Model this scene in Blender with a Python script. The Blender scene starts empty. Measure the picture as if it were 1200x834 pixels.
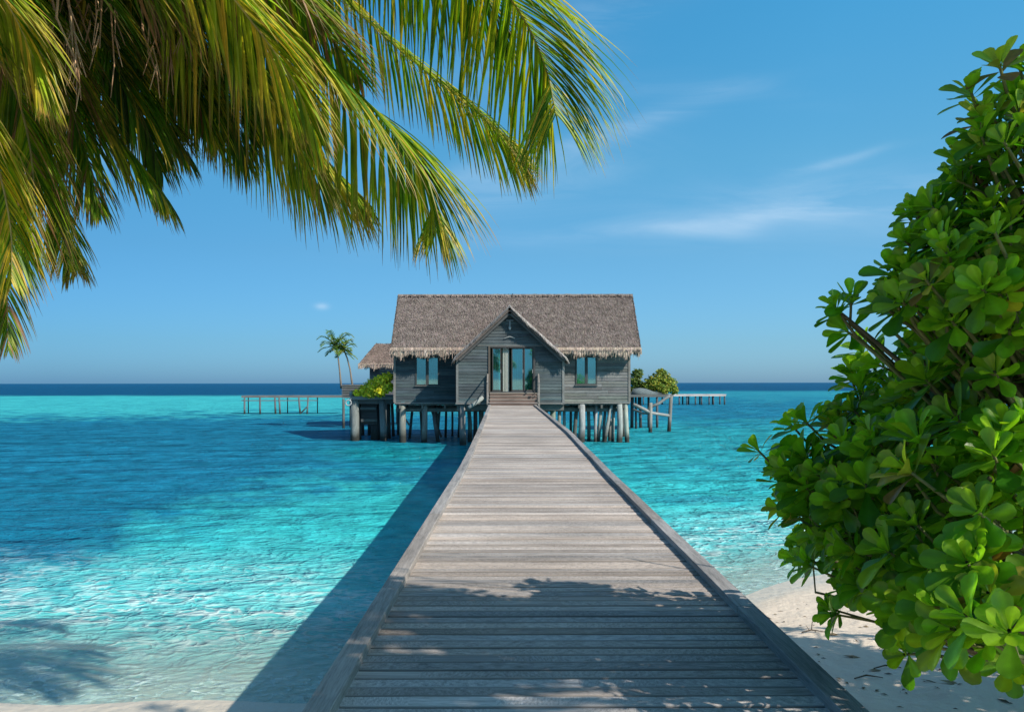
import bpy, math, random
import numpy as np
from mathutils import Vector, Matrix, noise
random.seed(7)
R = random.random
def U(a, b): return a + (b-a)*random.random()
S = bpy.context.scene
COL = S.collection
rad = math.radians

# ------------------------------------------------------------------ camera, sky, sun, exposure
EYE = 3.4            # eye height above the water (water is z = 0)
F = 933.33; CX = 598.0; HY = 448.5
cam = bpy.data.cameras.new('camera'); cam.lens = 28; cam.sensor_width = 36
cam.shift_y = (HY-417)/1200; cam.shift_x = (600-CX)/1200
cam.clip_start = .05; cam.clip_end = 30000
co = bpy.data.objects.new('camera', cam); COL.objects.link(co)
co.location = (0, 0, EYE); co.rotation_euler = (rad(90), rad(.08), 0)
S.camera = co
SUN = Vector((1.05, -.84, 1.0)).normalized()
W = bpy.data.worlds.new('World'); S.world = W; W.use_nodes = True
def N(nt, t, **k):
    n = nt.nodes.new(t)
    for a, b in k.items():
        if a.startswith('i_'):
            key = a[2:]
            n.inputs[int(key) if key.isdigit() else key.replace('_', ' ')].default_value = b
        else: setattr(n, a, b)
    return n
def M2(nt, op, a, b=None, c=None, clamp=False):
    n = nt.nodes.new('ShaderNodeMath'); n.operation = op; n.use_clamp = clamp
    for i, v in enumerate((a, b, c)):
        if v is None: continue
        if isinstance(v, (int, float)): n.inputs[i].default_value = v
        else: nt.links.new(v, n.inputs[i])
    return n.outputs[0]
def MIX(nt, f, a, b, mode='MIX'):
    n = nt.nodes.new('ShaderNodeMix'); n.data_type = 'RGBA'; n.blend_type = mode
    for s, v in ((n.inputs[0], f), (n.inputs[6], a), (n.inputs[7], b)):
        if isinstance(v, (int, float)): s.default_value = v
        elif isinstance(v, tuple): s.default_value = v
        else: nt.links.new(v, s)
    return n.outputs[2]
SKY_STR = .115
def make_world():
    nt = W.node_tree; nt.nodes.clear(); L = nt.links.new
    sky = N(nt, 'ShaderNodeTexSky', sky_type='NISHITA'); sky.sun_disc = False
    sky.sun_elevation = math.asin(SUN.z); sky.sun_rotation = math.atan2(SUN.x, SUN.y)
    sky.air_density = 1.0; sky.dust_density = .6; sky.ozone_density = 2.4
    tc = N(nt, 'ShaderNodeTexCoord'); sp = N(nt, 'ShaderNodeSeparateXYZ'); L(tc.outputs['Generated'], sp.inputs[0])
    X, Y, Z = sp.outputs
    ys = M2(nt, 'MAXIMUM', Y, .05)
    u = M2(nt, 'DIVIDE', X, ys); v = M2(nt, 'DIVIDE', Z, ys)
    front = M2(nt, 'GREATER_THAN', Y, .06)
    cb = N(nt, 'ShaderNodeCombineXYZ'); L(u, cb.inputs[0]); L(v, cb.inputs[1])
    mp = N(nt, 'ShaderNodeMapping'); mp.inputs['Rotation'].default_value = (0, 0, rad(-7)); mp.inputs['Scale'].default_value = (3.0, 17, 1)
    L(cb.outputs[0], mp.inputs[0])
    n1 = N(nt, 'ShaderNodeTexNoise', i_Scale=1.0, i_Detail=7.0, i_Roughness=.62, i_Distortion=.9); L(mp.outputs[0], n1.inputs[0])
    wn = N(nt, 'ShaderNodeTexNoise', i_Scale=4.0, i_Detail=2.0); L(cb.outputs[0], wn.inputs[0])
    wob = M2(nt, 'MULTIPLY', M2(nt, 'SUBTRACT', wn.outputs[0], .5), .05)
    total = None   # each: centre u, v, half sizes, slope, amount
    # bands of cirrus: centre u, v, half sizes, slope, amount
    for (cu, cv, su, sv, sl, am) in ((.45, .226, .30, .036, .08, .42), (.30, .205, .30, .012, .08, .42), (.62, .25, .12, .02, .15, .5), (.10, .305, .16, .014, .30, .55),
                                     (.0, .245, .14, .030, .25, .5), (.22, .365, .12, .014, -.06, .35), (.41, .275, .06, .006, .28, .4),
                                     (.12, .46, .2, .04, .4, .3), (-.237, .096, .008, .004, 0, .9), (-.5, .3, .3, .03, .1, .3), (.9, .2, .3, .04, .05, .6)):
        du = M2(nt, 'SUBTRACT', u, cu)
        dv = M2(nt, 'ADD', M2(nt, 'SUBTRACT', M2(nt, 'SUBTRACT', v, cv), M2(nt, 'MULTIPLY', du, sl)), wob if su > .02 else 0.0)
        q = M2(nt, 'ADD', M2(nt, 'POWER', M2(nt, 'ABSOLUTE', M2(nt, 'DIVIDE', du, su)), 2.0), M2(nt, 'POWER', M2(nt, 'ABSOLUTE', M2(nt, 'DIVIDE', dv, sv)), 2.0))
        g = M2(nt, 'MULTIPLY', M2(nt, 'EXPONENT', M2(nt, 'MULTIPLY', q, -1.0)), am)
        total = g if total is None else M2(nt, 'ADD', total, g)
    str_ = N(nt, 'ShaderNodeMapRange', i_From_Min=.36, i_From_Max=.78, i_To_Min=.10, i_To_Max=1.0); L(n1.outputs[0], str_.inputs[0])
    cl = M2(nt, 'MULTIPLY', M2(nt, 'MULTIPLY', total, str_.outputs[0]), front, clamp=True)
    cl = M2(nt, 'MULTIPLY', cl, .75)
    # tint: deeper cyan-blue above, softened toward the horizon
    rz = N(nt, 'ShaderNodeValToRGB'); L(M2(nt, 'MAXIMUM', Z, 0.0), rz.inputs[0])
    e = rz.color_ramp.elements
    e[0].position = 0.0; e[0].color = (.34, .66, 1.16, 1); e[1].position = .42; e[1].color = (.39, 1.28, 1.36, 1)
    m = e.new(.62); m.color = (.95, 1.15, 1.02, 1); m = e.new(.05); m.color = (.36, .68, .98, 1); m = e.new(.16); m.color = (.42, .82, .95, 1); m = e.new(.26); m.color = (.46, 1.04, 1.08, 1)
    skc = MIX(nt, 1.0, sky.outputs[0], rz.outputs[0], 'MULTIPLY')
    az = N(nt, 'ShaderNodeValToRGB'); azf = N(nt, 'ShaderNodeMapRange', i_From_Min=-.5, i_From_Max=.5); L(X, azf.inputs[0]); L(azf.outputs[0], az.inputs[0])
    ae = az.color_ramp.elements; ae[0].position = 0.0; ae[0].color = (.48, .57, .66, 1); ae[1].position = .85; ae[1].color = (.95, .92, .95, 1)
    skc = MIX(nt, 1.0, skc, az.outputs[0], 'MULTIPLY')
    out = MIX(nt, cl, skc, (4.6, 5.6, 6.6, 1))
    bg = N(nt, 'ShaderNodeBackground', i_Strength=SKY_STR); L(out, bg.inputs[0])
    o = N(nt, 'ShaderNodeOutputWorld'); L(bg.outputs[0], o.inputs[0])
make_world()
sl = bpy.data.lights.new('sun', 'SUN'); sl.energy = 4.4; sl.angle = rad(.55); sl.color = (1, .91, .79)
so = bpy.data.objects.new('sun', sl); COL.objects.link(so); so.rotation_euler = SUN.to_track_quat('Z', 'Y').to_euler(); so.location = (20, -12, 30)
S.view_settings.view_transform = 'Standard'; S.view_settings.look = 'None'; S.view_settings.exposure = .47; S.view_settings.gamma = 1
S.render.engine = 'CYCLES'
S.cycles.max_bounces = 8; S.cycles.transparent_max_bounces = 16
S.cycles.use_denoising = True

# ------------------------------------------------------------------ helpers
def P(px, py, D): return Vector(((px-CX)*D/F, D, EYE + (HY-py)*D/F))
def sstep(a, b, x):
    t = np.clip((x-a)/(b-a), 0, 1); return t*t*(3-2*t)
class MB:
    def __init__(s): s.v = []; s.f = []; s.c = []
    def add(s, vs, fs, c=(.3, .3, .3)):
        o = len(s.v); s.v.extend([tuple(p) for p in vs])
        for f in fs: s.f.append(tuple(i+o for i in f))
        if isinstance(c, list): s.c.extend(c)
        else: s.c.extend([c]*len(vs))
        return s
    def box(s, x0, x1, y0, y1, z0, z1, c=(.3, .3, .3)):
        v = [(x, y, z) for z in (z0, z1) for y in (y0, y1) for x in (x0, x1)]
        s.add(v, [(0, 2, 3, 1), (4, 5, 7, 6), (0, 1, 5, 4), (2, 6, 7, 3), (0, 4, 6, 2), (1, 3, 7, 5)], c)
        return s
    def beam(s, a, b, w, h, c=(.3, .3, .3), up=Vector((0, 0, 1))):
        a = Vector(a); b = Vector(b); t = (b-a).normalized(); x = t.cross(up)
        if x.length < 1e-3: x = Vector((1, 0, 0))
        x.normalize(); u = x.cross(t)
        vs = [q + x*sx*w/2 + u*sz*h/2 for q in (a, b) for sx, sz in ((-1, -1), (1, -1), (1, 1), (-1, 1))]
        s.add(vs, [(0, 1, 2, 3), (4, 7, 6, 5), (0, 4, 5, 1), (1, 5, 6, 2), (2, 6, 7, 3), (3, 7, 4, 0)], c); return s
    def tube(s, pts, rs, n=8, c=(.3, .3, .3), cap=True, jit=0):
        pts = [Vector(p) for p in pts]; o = []; prev = None
        if not isinstance(rs, (list, tuple)): rs = [rs]*len(pts)
        vs = []
        for i, p in enumerate(pts):
            t = (pts[min(i+1, len(pts)-1)] - pts[max(i-1, 0)]).normalized()
            if prev is None:
                x = t.cross(Vector((0, 1, 0)));
                if x.length < .1: x = t.cross(Vector((1, 0, 0)))
            else: x = prev - t*prev.dot(t)
            x.normalize(); prev = x; y = t.cross(x)
            for k in range(n):
                a = 2*math.pi*k/n; r = rs[i]*(1+U(-jit, jit))
                vs.append(p + x*math.cos(a)*r + y*math.sin(a)*r)
        fs = [(i*n+k, i*n+(k+1) % n, (i+1)*n+(k+1) % n, (i+1)*n+k) for i in range(len(pts)-1) for k in range(n)]
        if cap: fs += [tuple(range(n))[::-1], tuple((len(pts)-1)*n+k for k in range(n))]
        s.add(vs, fs, c); return s
    def build(s, name, mat, parent=None, smooth=False):
        me = bpy.data.meshes.new(name); me.from_pydata(s.v, [], s.f); me.materials.append(mat)
        a = me.color_attributes.new('col', 'FLOAT_COLOR', 'POINT')
        arr = np.ones((len(s.v), 4), dtype=np.float32); arr[:, :3] = np.array(s.c, dtype=np.float32)
        a.data.foreach_set('color', arr.ravel())
        if smooth: me.polygons.foreach_set('use_smooth', [True]*len(me.polygons))
        me.update()
        o = bpy.data.objects.new(name, me); COL.objects.link(o)
        if parent:
            o.parent = parent; o.matrix_parent_inverse = inv(parent)
        return o
def inv(p):
    # meshes are modelled in world space, so only an Empty carries an offset
    return Matrix.Translation(-p.location) if p.type == 'EMPTY' else Matrix.Identity(4)
def empty(name, loc):
    e = bpy.data.objects.new(name, None); COL.objects.link(e); e.location = loc; e.empty_display_size = .2; return e
def tag(o, label=None, cat=None, group=None, kind=None):
    if label: o['label'] = label
    if cat: o['category'] = cat
    if group: o['group'] = group
    if kind: o['kind'] = kind
    return o
def jitc(c, a=.15, b=.05):
    k = 1+U(-a, a); return tuple(max(0, x*k*(1+U(-b, b))) for x in c)

# ------------------------------------------------------------------ materials
def newmat(name):
    m = bpy.data.materials.new(name); m.use_nodes = True; m.node_tree.nodes.clear(); return m, m.node_tree
def wood_mat(name, stretch, scale=6, contrast=.5, rough=.75, bump=.4, green=None, wet=False, objrand=True):
    """weathered timber: albedo from 'col' times grain noise stretched along one axis"""
    m, nt = newmat(name); L = nt.links.new
    at = N(nt, 'ShaderNodeAttribute', attribute_name='col')
    g = N(nt, 'ShaderNodeNewGeometry')
    mp = N(nt, 'ShaderNodeMapping'); mp.inputs['Scale'].default_value = stretch; L(g.outputs['Position'], mp.inputs[0])
    # offset the grain from board to board by the board's tone
    sv = N(nt, 'ShaderNodeVectorMath', operation='MULTIPLY'); L(at.outputs['Color'], sv.inputs[0]); sv.inputs[1].default_value = (91, 57, 73)
    ad = N(nt, 'ShaderNodeVectorMath', operation='ADD'); L(mp.outputs[0], ad.inputs[0]); L(sv.outputs[0], ad.inputs[1])
    n1 = N(nt, 'ShaderNodeTexNoise', i_Scale=scale, i_Detail=6.0, i_Roughness=.65); L(ad.outputs[0], n1.inputs[0])
    n2 = N(nt, 'ShaderNodeTexNoise', i_Scale=scale*5, i_Detail=4.0, i_Roughness=.7); L(ad.outputs[0], n2.inputs[0])
    n3 = N(nt, 'ShaderNodeTexNoise', i_Scale=.9, i_Detail=4.0); L(g.outputs['Position'], n3.inputs[0])
    k = M2(nt, 'ADD', M2(nt, 'MULTIPLY', n1.outputs[0], .55), M2(nt, 'MULTIPLY', n2.outputs[0], .45))
    mr = N(nt, 'ShaderNodeMapRange', i_From_Min=.34, i_From_Max=.64, i_To_Min=1-contrast, i_To_Max=1+contrast*.55); L(k, mr.inputs[0])
    mr3 = N(nt, 'ShaderNodeMapRange', i_From_Min=.35, i_From_Max=.65, i_To_Min=.88, i_To_Max=1.1); L(n3.outputs[0], mr3.inputs[0])
    kk = M2(nt, 'MULTIPLY', mr.outputs[0], mr3.outputs[0])
    vm = N(nt, 'ShaderNodeVectorMath', operation='SCALE'); L(at.outputs['Color'], vm.inputs[0]); L(kk, vm.inputs['Scale'])
    col = vm.outputs[0]
    if wet:   # tide stain and barnacles near the water
        sp = N(nt, 'ShaderNodeSeparateXYZ'); L(g.outputs['Position'], sp.inputs[0])
        zz = M2(nt, 'ADD', sp.outputs[2], M2(nt, 'MULTIPLY', M2(nt, 'SUBTRACT', n3.outputs[0], .5), .9))
        r = N(nt, 'ShaderNodeMapRange', i_From_Min=.25, i_From_Max=.75, i_To_Min=.0, i_To_Max=1.0); L(zz, r.inputs[0])
        col = MIX(nt, r.outputs[0], (.03, .032, .028, 1), col)
    b = N(nt, 'ShaderNodeBsdfPrincipled', i_Roughness=rough); L(col, b.inputs['Base Color'])
    b.inputs['Specular IOR Level'].default_value = .3
    bp = N(nt, 'ShaderNodeBump', i_Strength=bump, i_Distance=.006); L(n2.outputs[0], bp.inputs['Height']); L(bp.outputs[0], b.inputs['Normal'])
    o = N(nt, 'ShaderNodeOutputMaterial'); L(b.outputs[0], o.inputs[0]); return m
def attr_mat(name, rough=.8, spec=.3, trans=0., nscale=8, namp=.25, bump=0., metallic=0.):
    m, nt = newmat(name); L = nt.links.new
    at = N(nt, 'ShaderNodeAttribute', attribute_name='col'); g = N(nt, 'ShaderNodeNewGeometry')
    n1 = N(nt, 'ShaderNodeTexNoise', i_Scale=nscale, i_Detail=5.0, i_Roughness=.6); L(g.outputs['Position'], n1.inputs[0])
    mr = N(nt, 'ShaderNodeMapRange', i_From_Min=.3, i_From_Max=.7, i_To_Min=1-namp, i_To_Max=1+namp); L(n1.outputs[0], mr.inputs[0])
    vm = N(nt, 'ShaderNodeVectorMath', operation='SCALE'); L(at.outputs['Color'], vm.inputs[0]); L(mr.outputs[0], vm.inputs['Scale'])
    b = N(nt, 'ShaderNodeBsdfPrincipled', i_Roughness=rough, i_Metallic=metallic); L(vm.outputs[0], b.inputs['Base Color'])
    b.inputs['Specular IOR Level'].default_value = spec
    if bump:
        bp = N(nt, 'ShaderNodeBump', i_Strength=bump, i_Distance=.02); L(n1.outputs[0], bp.inputs['Height']); L(bp.outputs[0], b.inputs['Normal'])
    sh = b.outputs[0]
    if trans:
        t = N(nt, 'ShaderNodeBsdfTranslucent')
        tcx = N(nt, 'ShaderNodeVectorMath', operation='MULTIPLY'); L(vm.outputs[0], tcx.inputs[0]); tcx.inputs[1].default_value = (1.5, 1.7, .5); L(tcx.outputs[0], t.inputs[0])
        mx = N(nt, 'ShaderNodeMixShader', i_0=trans); L(sh, mx.inputs[1]); L(t.outputs[0], mx.inputs[2]); sh = mx.outputs[0]
    o = N(nt, 'ShaderNodeOutputMaterial'); L(sh, o.inputs[0]); return m
M_DECK = wood_mat('deck_timber', (.22, 11, 11), 3.2, .66, .75, .45)
M_KERB = wood_mat('kerb_timber', (9, .55, 9), 3.2, .55, .7, .5)
M_WALL = wood_mat('siding_timber', (.5, .5, 7), 2.6, .55, .75, .4)
M_POST = wood_mat('pile_timber', (6, 6, .7), 2, .5, .8, .5, wet=True)
M_TRIM = wood_mat('trim_timber', (3, 3, 3), 2, .35, .7, .3)
M_THATCH = attr_mat('thatch', .95, .1, 0, 2.2, .30, .5)
M_FROND = attr_mat('palm_leaflets', .45, .35, .42, 9, .25)
M_LEAF = attr_mat('shrub_leaf', .30, .5, .54, 14, .2, .15)
M_FAR = attr_mat('far_foliage', .6, .3, .35, 3, .2)
M_BARK = attr_mat('bark', .9, .2, 0, 14, .35, .6)
M_METAL = attr_mat('painted_metal', .5, .5, 0, 20, .1)
M_CLOTH = attr_mat('curtain_cloth', .9, .2, .2, 10, .06)

def glass_mat():
    m, nt = newmat('window_glass'); L = nt.links.new
    g = N(nt, 'ShaderNodeBsdfGlossy', i_Roughness=.03); g.inputs[0].default_value = (.42, .80, .85, 1)
    t = N(nt, 'ShaderNodeBsdfTransparent'); t.inputs[0].default_value = (.35, .62, .66, 1)
    mx = N(nt, 'ShaderNodeMixShader', i_0=.33); L(t.outputs[0], mx.inputs[1]); L(g.outputs[0], mx.inputs[2])
    o = N(nt, 'ShaderNodeOutputMaterial'); L(mx.outputs[0], o.inputs[0]); return m
M_GLASS = glass_mat()

# ------------------------------------------------------------------ the shore
# shoreline runs from (-5.2, 8.6) to (4.6, 12.6)
SA = Vector((-5.2, 7.95)); SB = Vector((4.4, 13.3)); SD = (SB-SA).normalized(); SN = Vector((-SD.y, SD.x))
def shore_s(x, y):   # metres seaward of the waterline
    w = .10*np.sin(x*.9+1.3) + .06*np.sin(x*2.3)
    xs_ = [-300, -30, -12, -8, -5.5, -4, -2.6, -1, 0, 2, 4.2, 8, 30, 300]; ys_ = [60, 15, 9.6, 8.85, 8.55, 8.4, 8.35, 8.7, 9.3, 11.0, 13.1, 16, 26, 100]
    k = 0
    for o in (-.8, -.4, 0, .4, .8): k = k + np.interp(x+o, xs_, ys_)/5
    return (y-k)*.88 + w
def ground_z(x, y):
    s = shore_s(x, y)
    land = np.minimum(-s*.085, .95 + (-s)*.012)
    sea = -np.minimum(s*.065, 1.2 + s*.01)
    z = np.where(s < 0, land, np.maximum(sea, -3.2))
    return z
def grid(name, xs, ys, zf, mat, attrs=None, smooth=True):
    X, Y = np.meshgrid(xs, ys); Z = zf(X, Y); n, m = X.shape
    v = np.stack([X.ravel(), Y.ravel(), Z.ravel()], 1)
    idx = np.arange(n*m).reshape(n, m)
    f = np.stack([idx[:-1, :-1].ravel(), idx[:-1, 1:].ravel(), idx[1:, 1:].ravel(), idx[1:, :-1].ravel()], 1)
    me = bpy.data.meshes.new(name); me.vertices.add(len(v)); me.vertices.foreach_set('co', v.astype(np.float32).ravel())
    me.loops.add(f.size); me.loops.foreach_set('vertex_index', f.astype(np.int32).ravel())
    me.polygons.add(len(f)); me.polygons.foreach_set('loop_start', np.arange(0, f.size, 4, dtype=np.int32)); me.polygons.foreach_set('loop_total', np.full(len(f), 4, dtype=np.int32))
    me.polygons.foreach_set('use_smooth', np.ones(len(f), dtype=bool))
    me.update(calc_edges=True); me.materials.append(mat)
    for an, fn in (attrs or {}).items():
        a = me.color_attributes.new(an, 'FLOAT_COLOR', 'POINT'); c = np.ones((n*m, 4), np.float32); c[:, :3] = fn(X, Y).reshape(-1, 3); a.data.foreach_set('color', c.ravel())
    o = bpy.data.objects.new(name, me); COL.objects.link(o); return o
def vnoise(X, Y, sc, seed=0):
    """cheap smooth value noise on numpy arrays"""
    rs = np.random.RandomState(seed); T = rs.rand(256, 256)
    x = X/sc; y = Y/sc; xi = np.floor(x).astype(int); yi = np.floor(y).astype(int); fx = x-xi; fy = y-yi
    fx = fx*fx*(3-2*fx); fy = fy*fy*(3-2*fy)
    g = lambda i, j: T[i % 256, j % 256]
    return (g(xi, yi)*(1-fx)+g(xi+1, yi)*fx)*(1-fy) + (g(xi, yi+1)*(1-fx)+g(xi+1, yi+1)*fx)*fy

def sand_mat():
    m, nt = newmat('coral_sand'); L = nt.links.new
    g = N(nt, 'ShaderNodeNewGeometry'); sp = N(nt, 'ShaderNodeSeparateXYZ'); L(g.outputs['Position'], sp.inputs[0])
    n1 = N(nt, 'ShaderNodeTexNoise', i_Scale=1.2, i_Detail=5.0); L(g.outputs['Position'], n1.inputs[0])
    n2 = N(nt, 'ShaderNodeTexNoise', i_Scale=90.0, i_Detail=3.0); L(g.outputs['Position'], n2.inputs[0])
    n3 = N(nt, 'ShaderNodeTexNoise', i_Scale=7.0, i_Detail=5.0); L(g.outputs['Position'], n3.inputs[0])
    c = MIX(nt, n1.outputs[0], (.78, .67, .55, 1), (.68, .58, .47, 1))
    c = MIX(nt, M2(nt, 'MULTIPLY', n2.outputs[0], .35), c, (.50, .43, .35, 1))
    # wet sand near and below the waterline
    zz = M2(nt, 'ADD', sp.outputs[2], M2(nt, 'MULTIPLY', M2(nt, 'SUBTRACT', n1.outputs[0], .5), .06))
    dry = N(nt, 'ShaderNodeMapRange', i_From_Min=.045, i_From_Max=.085, i_To_Min=0.0, i_To_Max=1.0); L(zz, dry.inputs[0])
    c = MIX(nt, dry.outputs[0], MIX(nt, 1.0, c, (.84, .88, .88, 1), 'MULTIPLY'), c)
    ro = N(nt, 'ShaderNodeMapRange', i_From_Min=0.0, i_From_Max=1.0, i_To_Min=.35, i_To_Max=.9); L(dry.outputs[0], ro.inputs[0])
    b = N(nt, 'ShaderNodeBsdfPrincipled'); L(c, b.inputs['Base Color']); L(ro.outputs[0], b.inputs['Roughness'])
    b.inputs['Specular IOR Level'].default_value = .25
    h = M2(nt, 'ADD', M2(nt, 'MULTIPLY', n3.outputs[0], 1.0), M2(nt, 'MULTIPLY', n2.outputs[0], .15))
    bp = N(nt, 'ShaderNodeBump', i_Strength=.55, i_Distance=.05); L(h, bp.inputs['Height']); L(bp.outputs[0], b.inputs['Normal'])
    o = N(nt, 'ShaderNodeOutputMaterial'); L(b.outputs[0], o.inputs[0]); return m
def sand_z(X, Y):
    z = ground_z(X, Y)
    b = (vnoise(X, Y, .55, 1)-.5)*.05 + (vnoise(X, Y, .2, 2)-.5)*.025
    s = shore_s(X, Y)
    return z + b*sstep(.5, 2.5, -s)
def geo(a, b, n, p=1.0): return a + (b-a)*np.linspace(0, 1, n)**p
xs = np.concatenate([-geo(12, 6000, 22, 4)[::-1], np.linspace(-11.8, 13.8, 260), geo(14, 6000, 22, 4)])
ys = np.concatenate([-geo(3, 400, 12, 3)[::-1], np.linspace(-2.9, 19, 230), geo(19.5, 9000, 30, 4)])
tag(grid('sand', xs, ys, sand_z, sand_mat()), kind='structure')

def water_cols(X, Y):
    """colour of the lagoon water over its seabed: pale over sand, blue over seagrass, navy past the reef edge"""
    D = np.maximum(Y, 4.0); px = CX + X/D*F; py = HY + EYE*F/D
    # natural wobble of the borders, measured on the sea itself
    nl = np.log(D)
    w1 = vnoise(X/D*30+40, nl*20+9, 1.0, 3)-.5; w2 = vnoise(X/D*30+7, nl*22+3, .3, 4)-.5; w3 = vnoise(X, Y, 1.1, 5)-.5
    w4 = vnoise(X/D*60+90, nl*130, 1.0, 8)-.5
    s = shore_s(X, Y)
    def C(r, g, b): return np.array([r, g, b])[None, None, :]
    def mix(a, b, f): return a*(1-f[..., None]) + b*f[..., None]
    pale = C(.15, .60, .61); turq = C(.035, .44, .47); blue = C(.010, .185, .32); dark = C(.006, .15, .25); navy = C(.004, .085, .20); band = C(.055, .50, .55); green = C(.015, .33, .33)
    c = mix(pale+0*X[..., None], turq, sstep(.3, 9.0, s+w1*2.5))
    left = 1-sstep(-.05, .05, (px-560)/900)
    # left: seagrass blue beyond a slanting border
    bord = np.interp(px, [-900, -200, 0, 130, 160, 260, 330, 450, 520, 560], [760, 710, 680, 650, 622, 596, 578, 556, 545, 520])
    f = sstep(-36, 34, bord-py + w1*30+w2*16+w3*16)*(px < 585)
    c = mix(c, dark*.8+blue*.2, f)
    f = sstep(-10, 30, 566-py + w1*24+w2*10)*(px < 585)*sstep(0, 60, 560-px + w1*30)
    c = mix(c, blue, f*.75)
    # scattered weed patches on the sand
    wp = vnoise(X, Y, 2.1, 11)*.6+vnoise(X, Y, .8, 12)*.4
    f = sstep(.60, .74, wp)*sstep(4, 9, s)*sstep(470, 520, py); c = mix(c, blue+0*X[..., None], f*.42)
    # green shallows near the house's left
    f = np.exp(-((px-470+w1*40)/85)**2-((py-531+w2*6)/13)**2); c = mix(c, C(.01, .30, .32), f*.75)
    # right: turquoise to blue
    R_ = sstep(575, 600, px)
    f = sstep(0, 70, 590-py + w1*40+w2*12)*R_; c = mix(c, C(.018, .30, .38), f*.8)
    f = sstep(0, 24, 507-py + w1*14+w2*6)*R_; c = mix(c, C(.012, .20, .33), f)
    # streaks of lighter and darker patches
    c = c*(1+.55*(w4*f0(py))[..., None])
    # the bright lagoon band and the navy sea past the reef
    lo = np.interp(px, [0, 300, 420, 598, 740, 1200], [489, 486, 484, 480, 468, 470])
    amt = np.interp(px, [0, 300, 560, 740, 860, 1200], [1, 1, .8, .25, .30, .45])
    f = sstep(-7, 8, lo-py + w1*9+w2*10)*amt*(.8+.5*w4+.2); c = mix(c, band+0*X[..., None], f)
    f = sstep(-1.5, 1.5, 463.0-py+(px-600)*.0*1.0 - sstep(600, 760, px)*4.5 + w1*.8); c = mix(c, navy+0*X[..., None], f)
    return c
def f0(py): return sstep(465, 480, py)*(1-sstep(620, 700, py))
def water_fx(X, Y):
    s = shore_s(X, Y)
    o = np.zeros(X.shape+(3,))
    o[..., 0] = sstep(-.35, 9.5, s)**.65          # how far the water body hides the bed
    o[..., 1] = np.exp(-((s-.25)/.45)**2) + .45*np.exp(-((s-1.5)/.5)**2)      # swash foam
    o[..., 2] = np.clip(Y/300, 0, 1)
    return o
def water_mat():
    m, nt = newmat('lagoon_water'); L = nt.links.new
    at = N(nt, 'ShaderNodeAttribute', attribute_name='col'); fx = N(nt, 'ShaderNodeAttribute', attribute_name='fx')
    sp = N(nt, 'ShaderNodeSeparateColor'); L(fx.outputs['Color'], sp.inputs[0])
    g = N(nt, 'ShaderNodeNewGeometry')
    def mapped(scale, rot=0):
        mp = N(nt, 'ShaderNodeMapping'); mp.inputs['Scale'].default_value = scale; mp.inputs['Rotation'].default_value = (0, 0, rad(rot)); L(g.outputs['Position'], mp.inputs[0]); return mp.outputs[0]
    # chop: crests lie roughly along x, turned a little
    a = N(nt, 'ShaderNodeTexNoise', i_Scale=.55, i_Detail=4.0, i_Roughness=.55, i_Distortion=.6); L(mapped((1, 1.9, 1), 14), a.inputs[0])
    b = N(nt, 'ShaderNodeTexNoise', i_Scale=2.4, i_Detail=4.0, i_Roughness=.6, i_Distortion=.8); L(mapped((1, 1.6, 1), -10), b.inputs[0])
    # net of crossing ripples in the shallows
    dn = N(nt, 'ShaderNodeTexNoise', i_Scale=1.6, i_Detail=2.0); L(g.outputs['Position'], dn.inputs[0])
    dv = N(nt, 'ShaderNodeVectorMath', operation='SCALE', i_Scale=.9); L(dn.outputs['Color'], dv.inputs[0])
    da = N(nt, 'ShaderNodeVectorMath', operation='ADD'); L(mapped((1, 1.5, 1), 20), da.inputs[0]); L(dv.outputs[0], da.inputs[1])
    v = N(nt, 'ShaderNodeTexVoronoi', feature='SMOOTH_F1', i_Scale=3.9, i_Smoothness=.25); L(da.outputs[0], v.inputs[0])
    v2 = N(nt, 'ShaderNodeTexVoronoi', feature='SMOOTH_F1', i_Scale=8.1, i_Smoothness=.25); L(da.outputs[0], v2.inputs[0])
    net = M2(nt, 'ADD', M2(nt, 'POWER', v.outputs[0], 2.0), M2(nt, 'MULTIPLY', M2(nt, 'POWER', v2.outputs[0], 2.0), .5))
    # height (metres)
    near = M2(nt, 'SUBTRACT', 1.0, sp.outputs[0])
    hn = M2(nt, 'MULTIPLY', net, .080)
    shal = N(nt, 'ShaderNodeMapRange', i_From_Min=8.0, i_From_Max=34.0, i_To_Min=1.0, i_To_Max=0.15); 
    py = N(nt, 'ShaderNodeSeparateXYZ'); L(g.outputs['Position'], py.inputs[0]); L(py.outputs[1], shal.inputs[0])
    hn = M2(nt, 'MULTIPLY', hn, shal.outputs[0])
    chopk = N(nt, 'ShaderNodeMapRange', i_From_Min=8.0, i_From_Max=40.0, i_To_Min=.22, i_To_Max=1.0); L(py.outputs[1], chopk.inputs[0])
    big = N(nt, 'ShaderNodeTexNoise', i_Scale=.16, i_Detail=5.0, i_Roughness=.62, i_Distortion=.5); L(mapped((1, 2.6, 1), 8), big.inputs[0])
    hc = M2(nt, 'ADD', M2(nt, 'ADD', M2(nt, 'MULTIPLY', a.outputs[0], .75), M2(nt, 'MULTIPLY', b.outputs[0], .20)), M2(nt, 'MULTIPLY', big.outputs[0], 2.2))
    h = M2(nt, 'ADD', hn, M2(nt, 'MULTIPLY', hc, chopk.outputs[0]))
    bp = N(nt, 'ShaderNodeBump', i_Strength=1.0, i_Distance=1.0); L(h, bp.inputs['Height'])
    d = N(nt, 'ShaderNodeBsdfDiffuse')
    # colour + foam and painted sparkle
    fn = N(nt, 'ShaderNodeTexNoise', i_Scale=5.0, i_Detail=7.0, i_Roughness=.7, i_Distortion=1.2); L(mapped((1, 1.5, 1), 22), fn.inputs[0])
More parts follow.
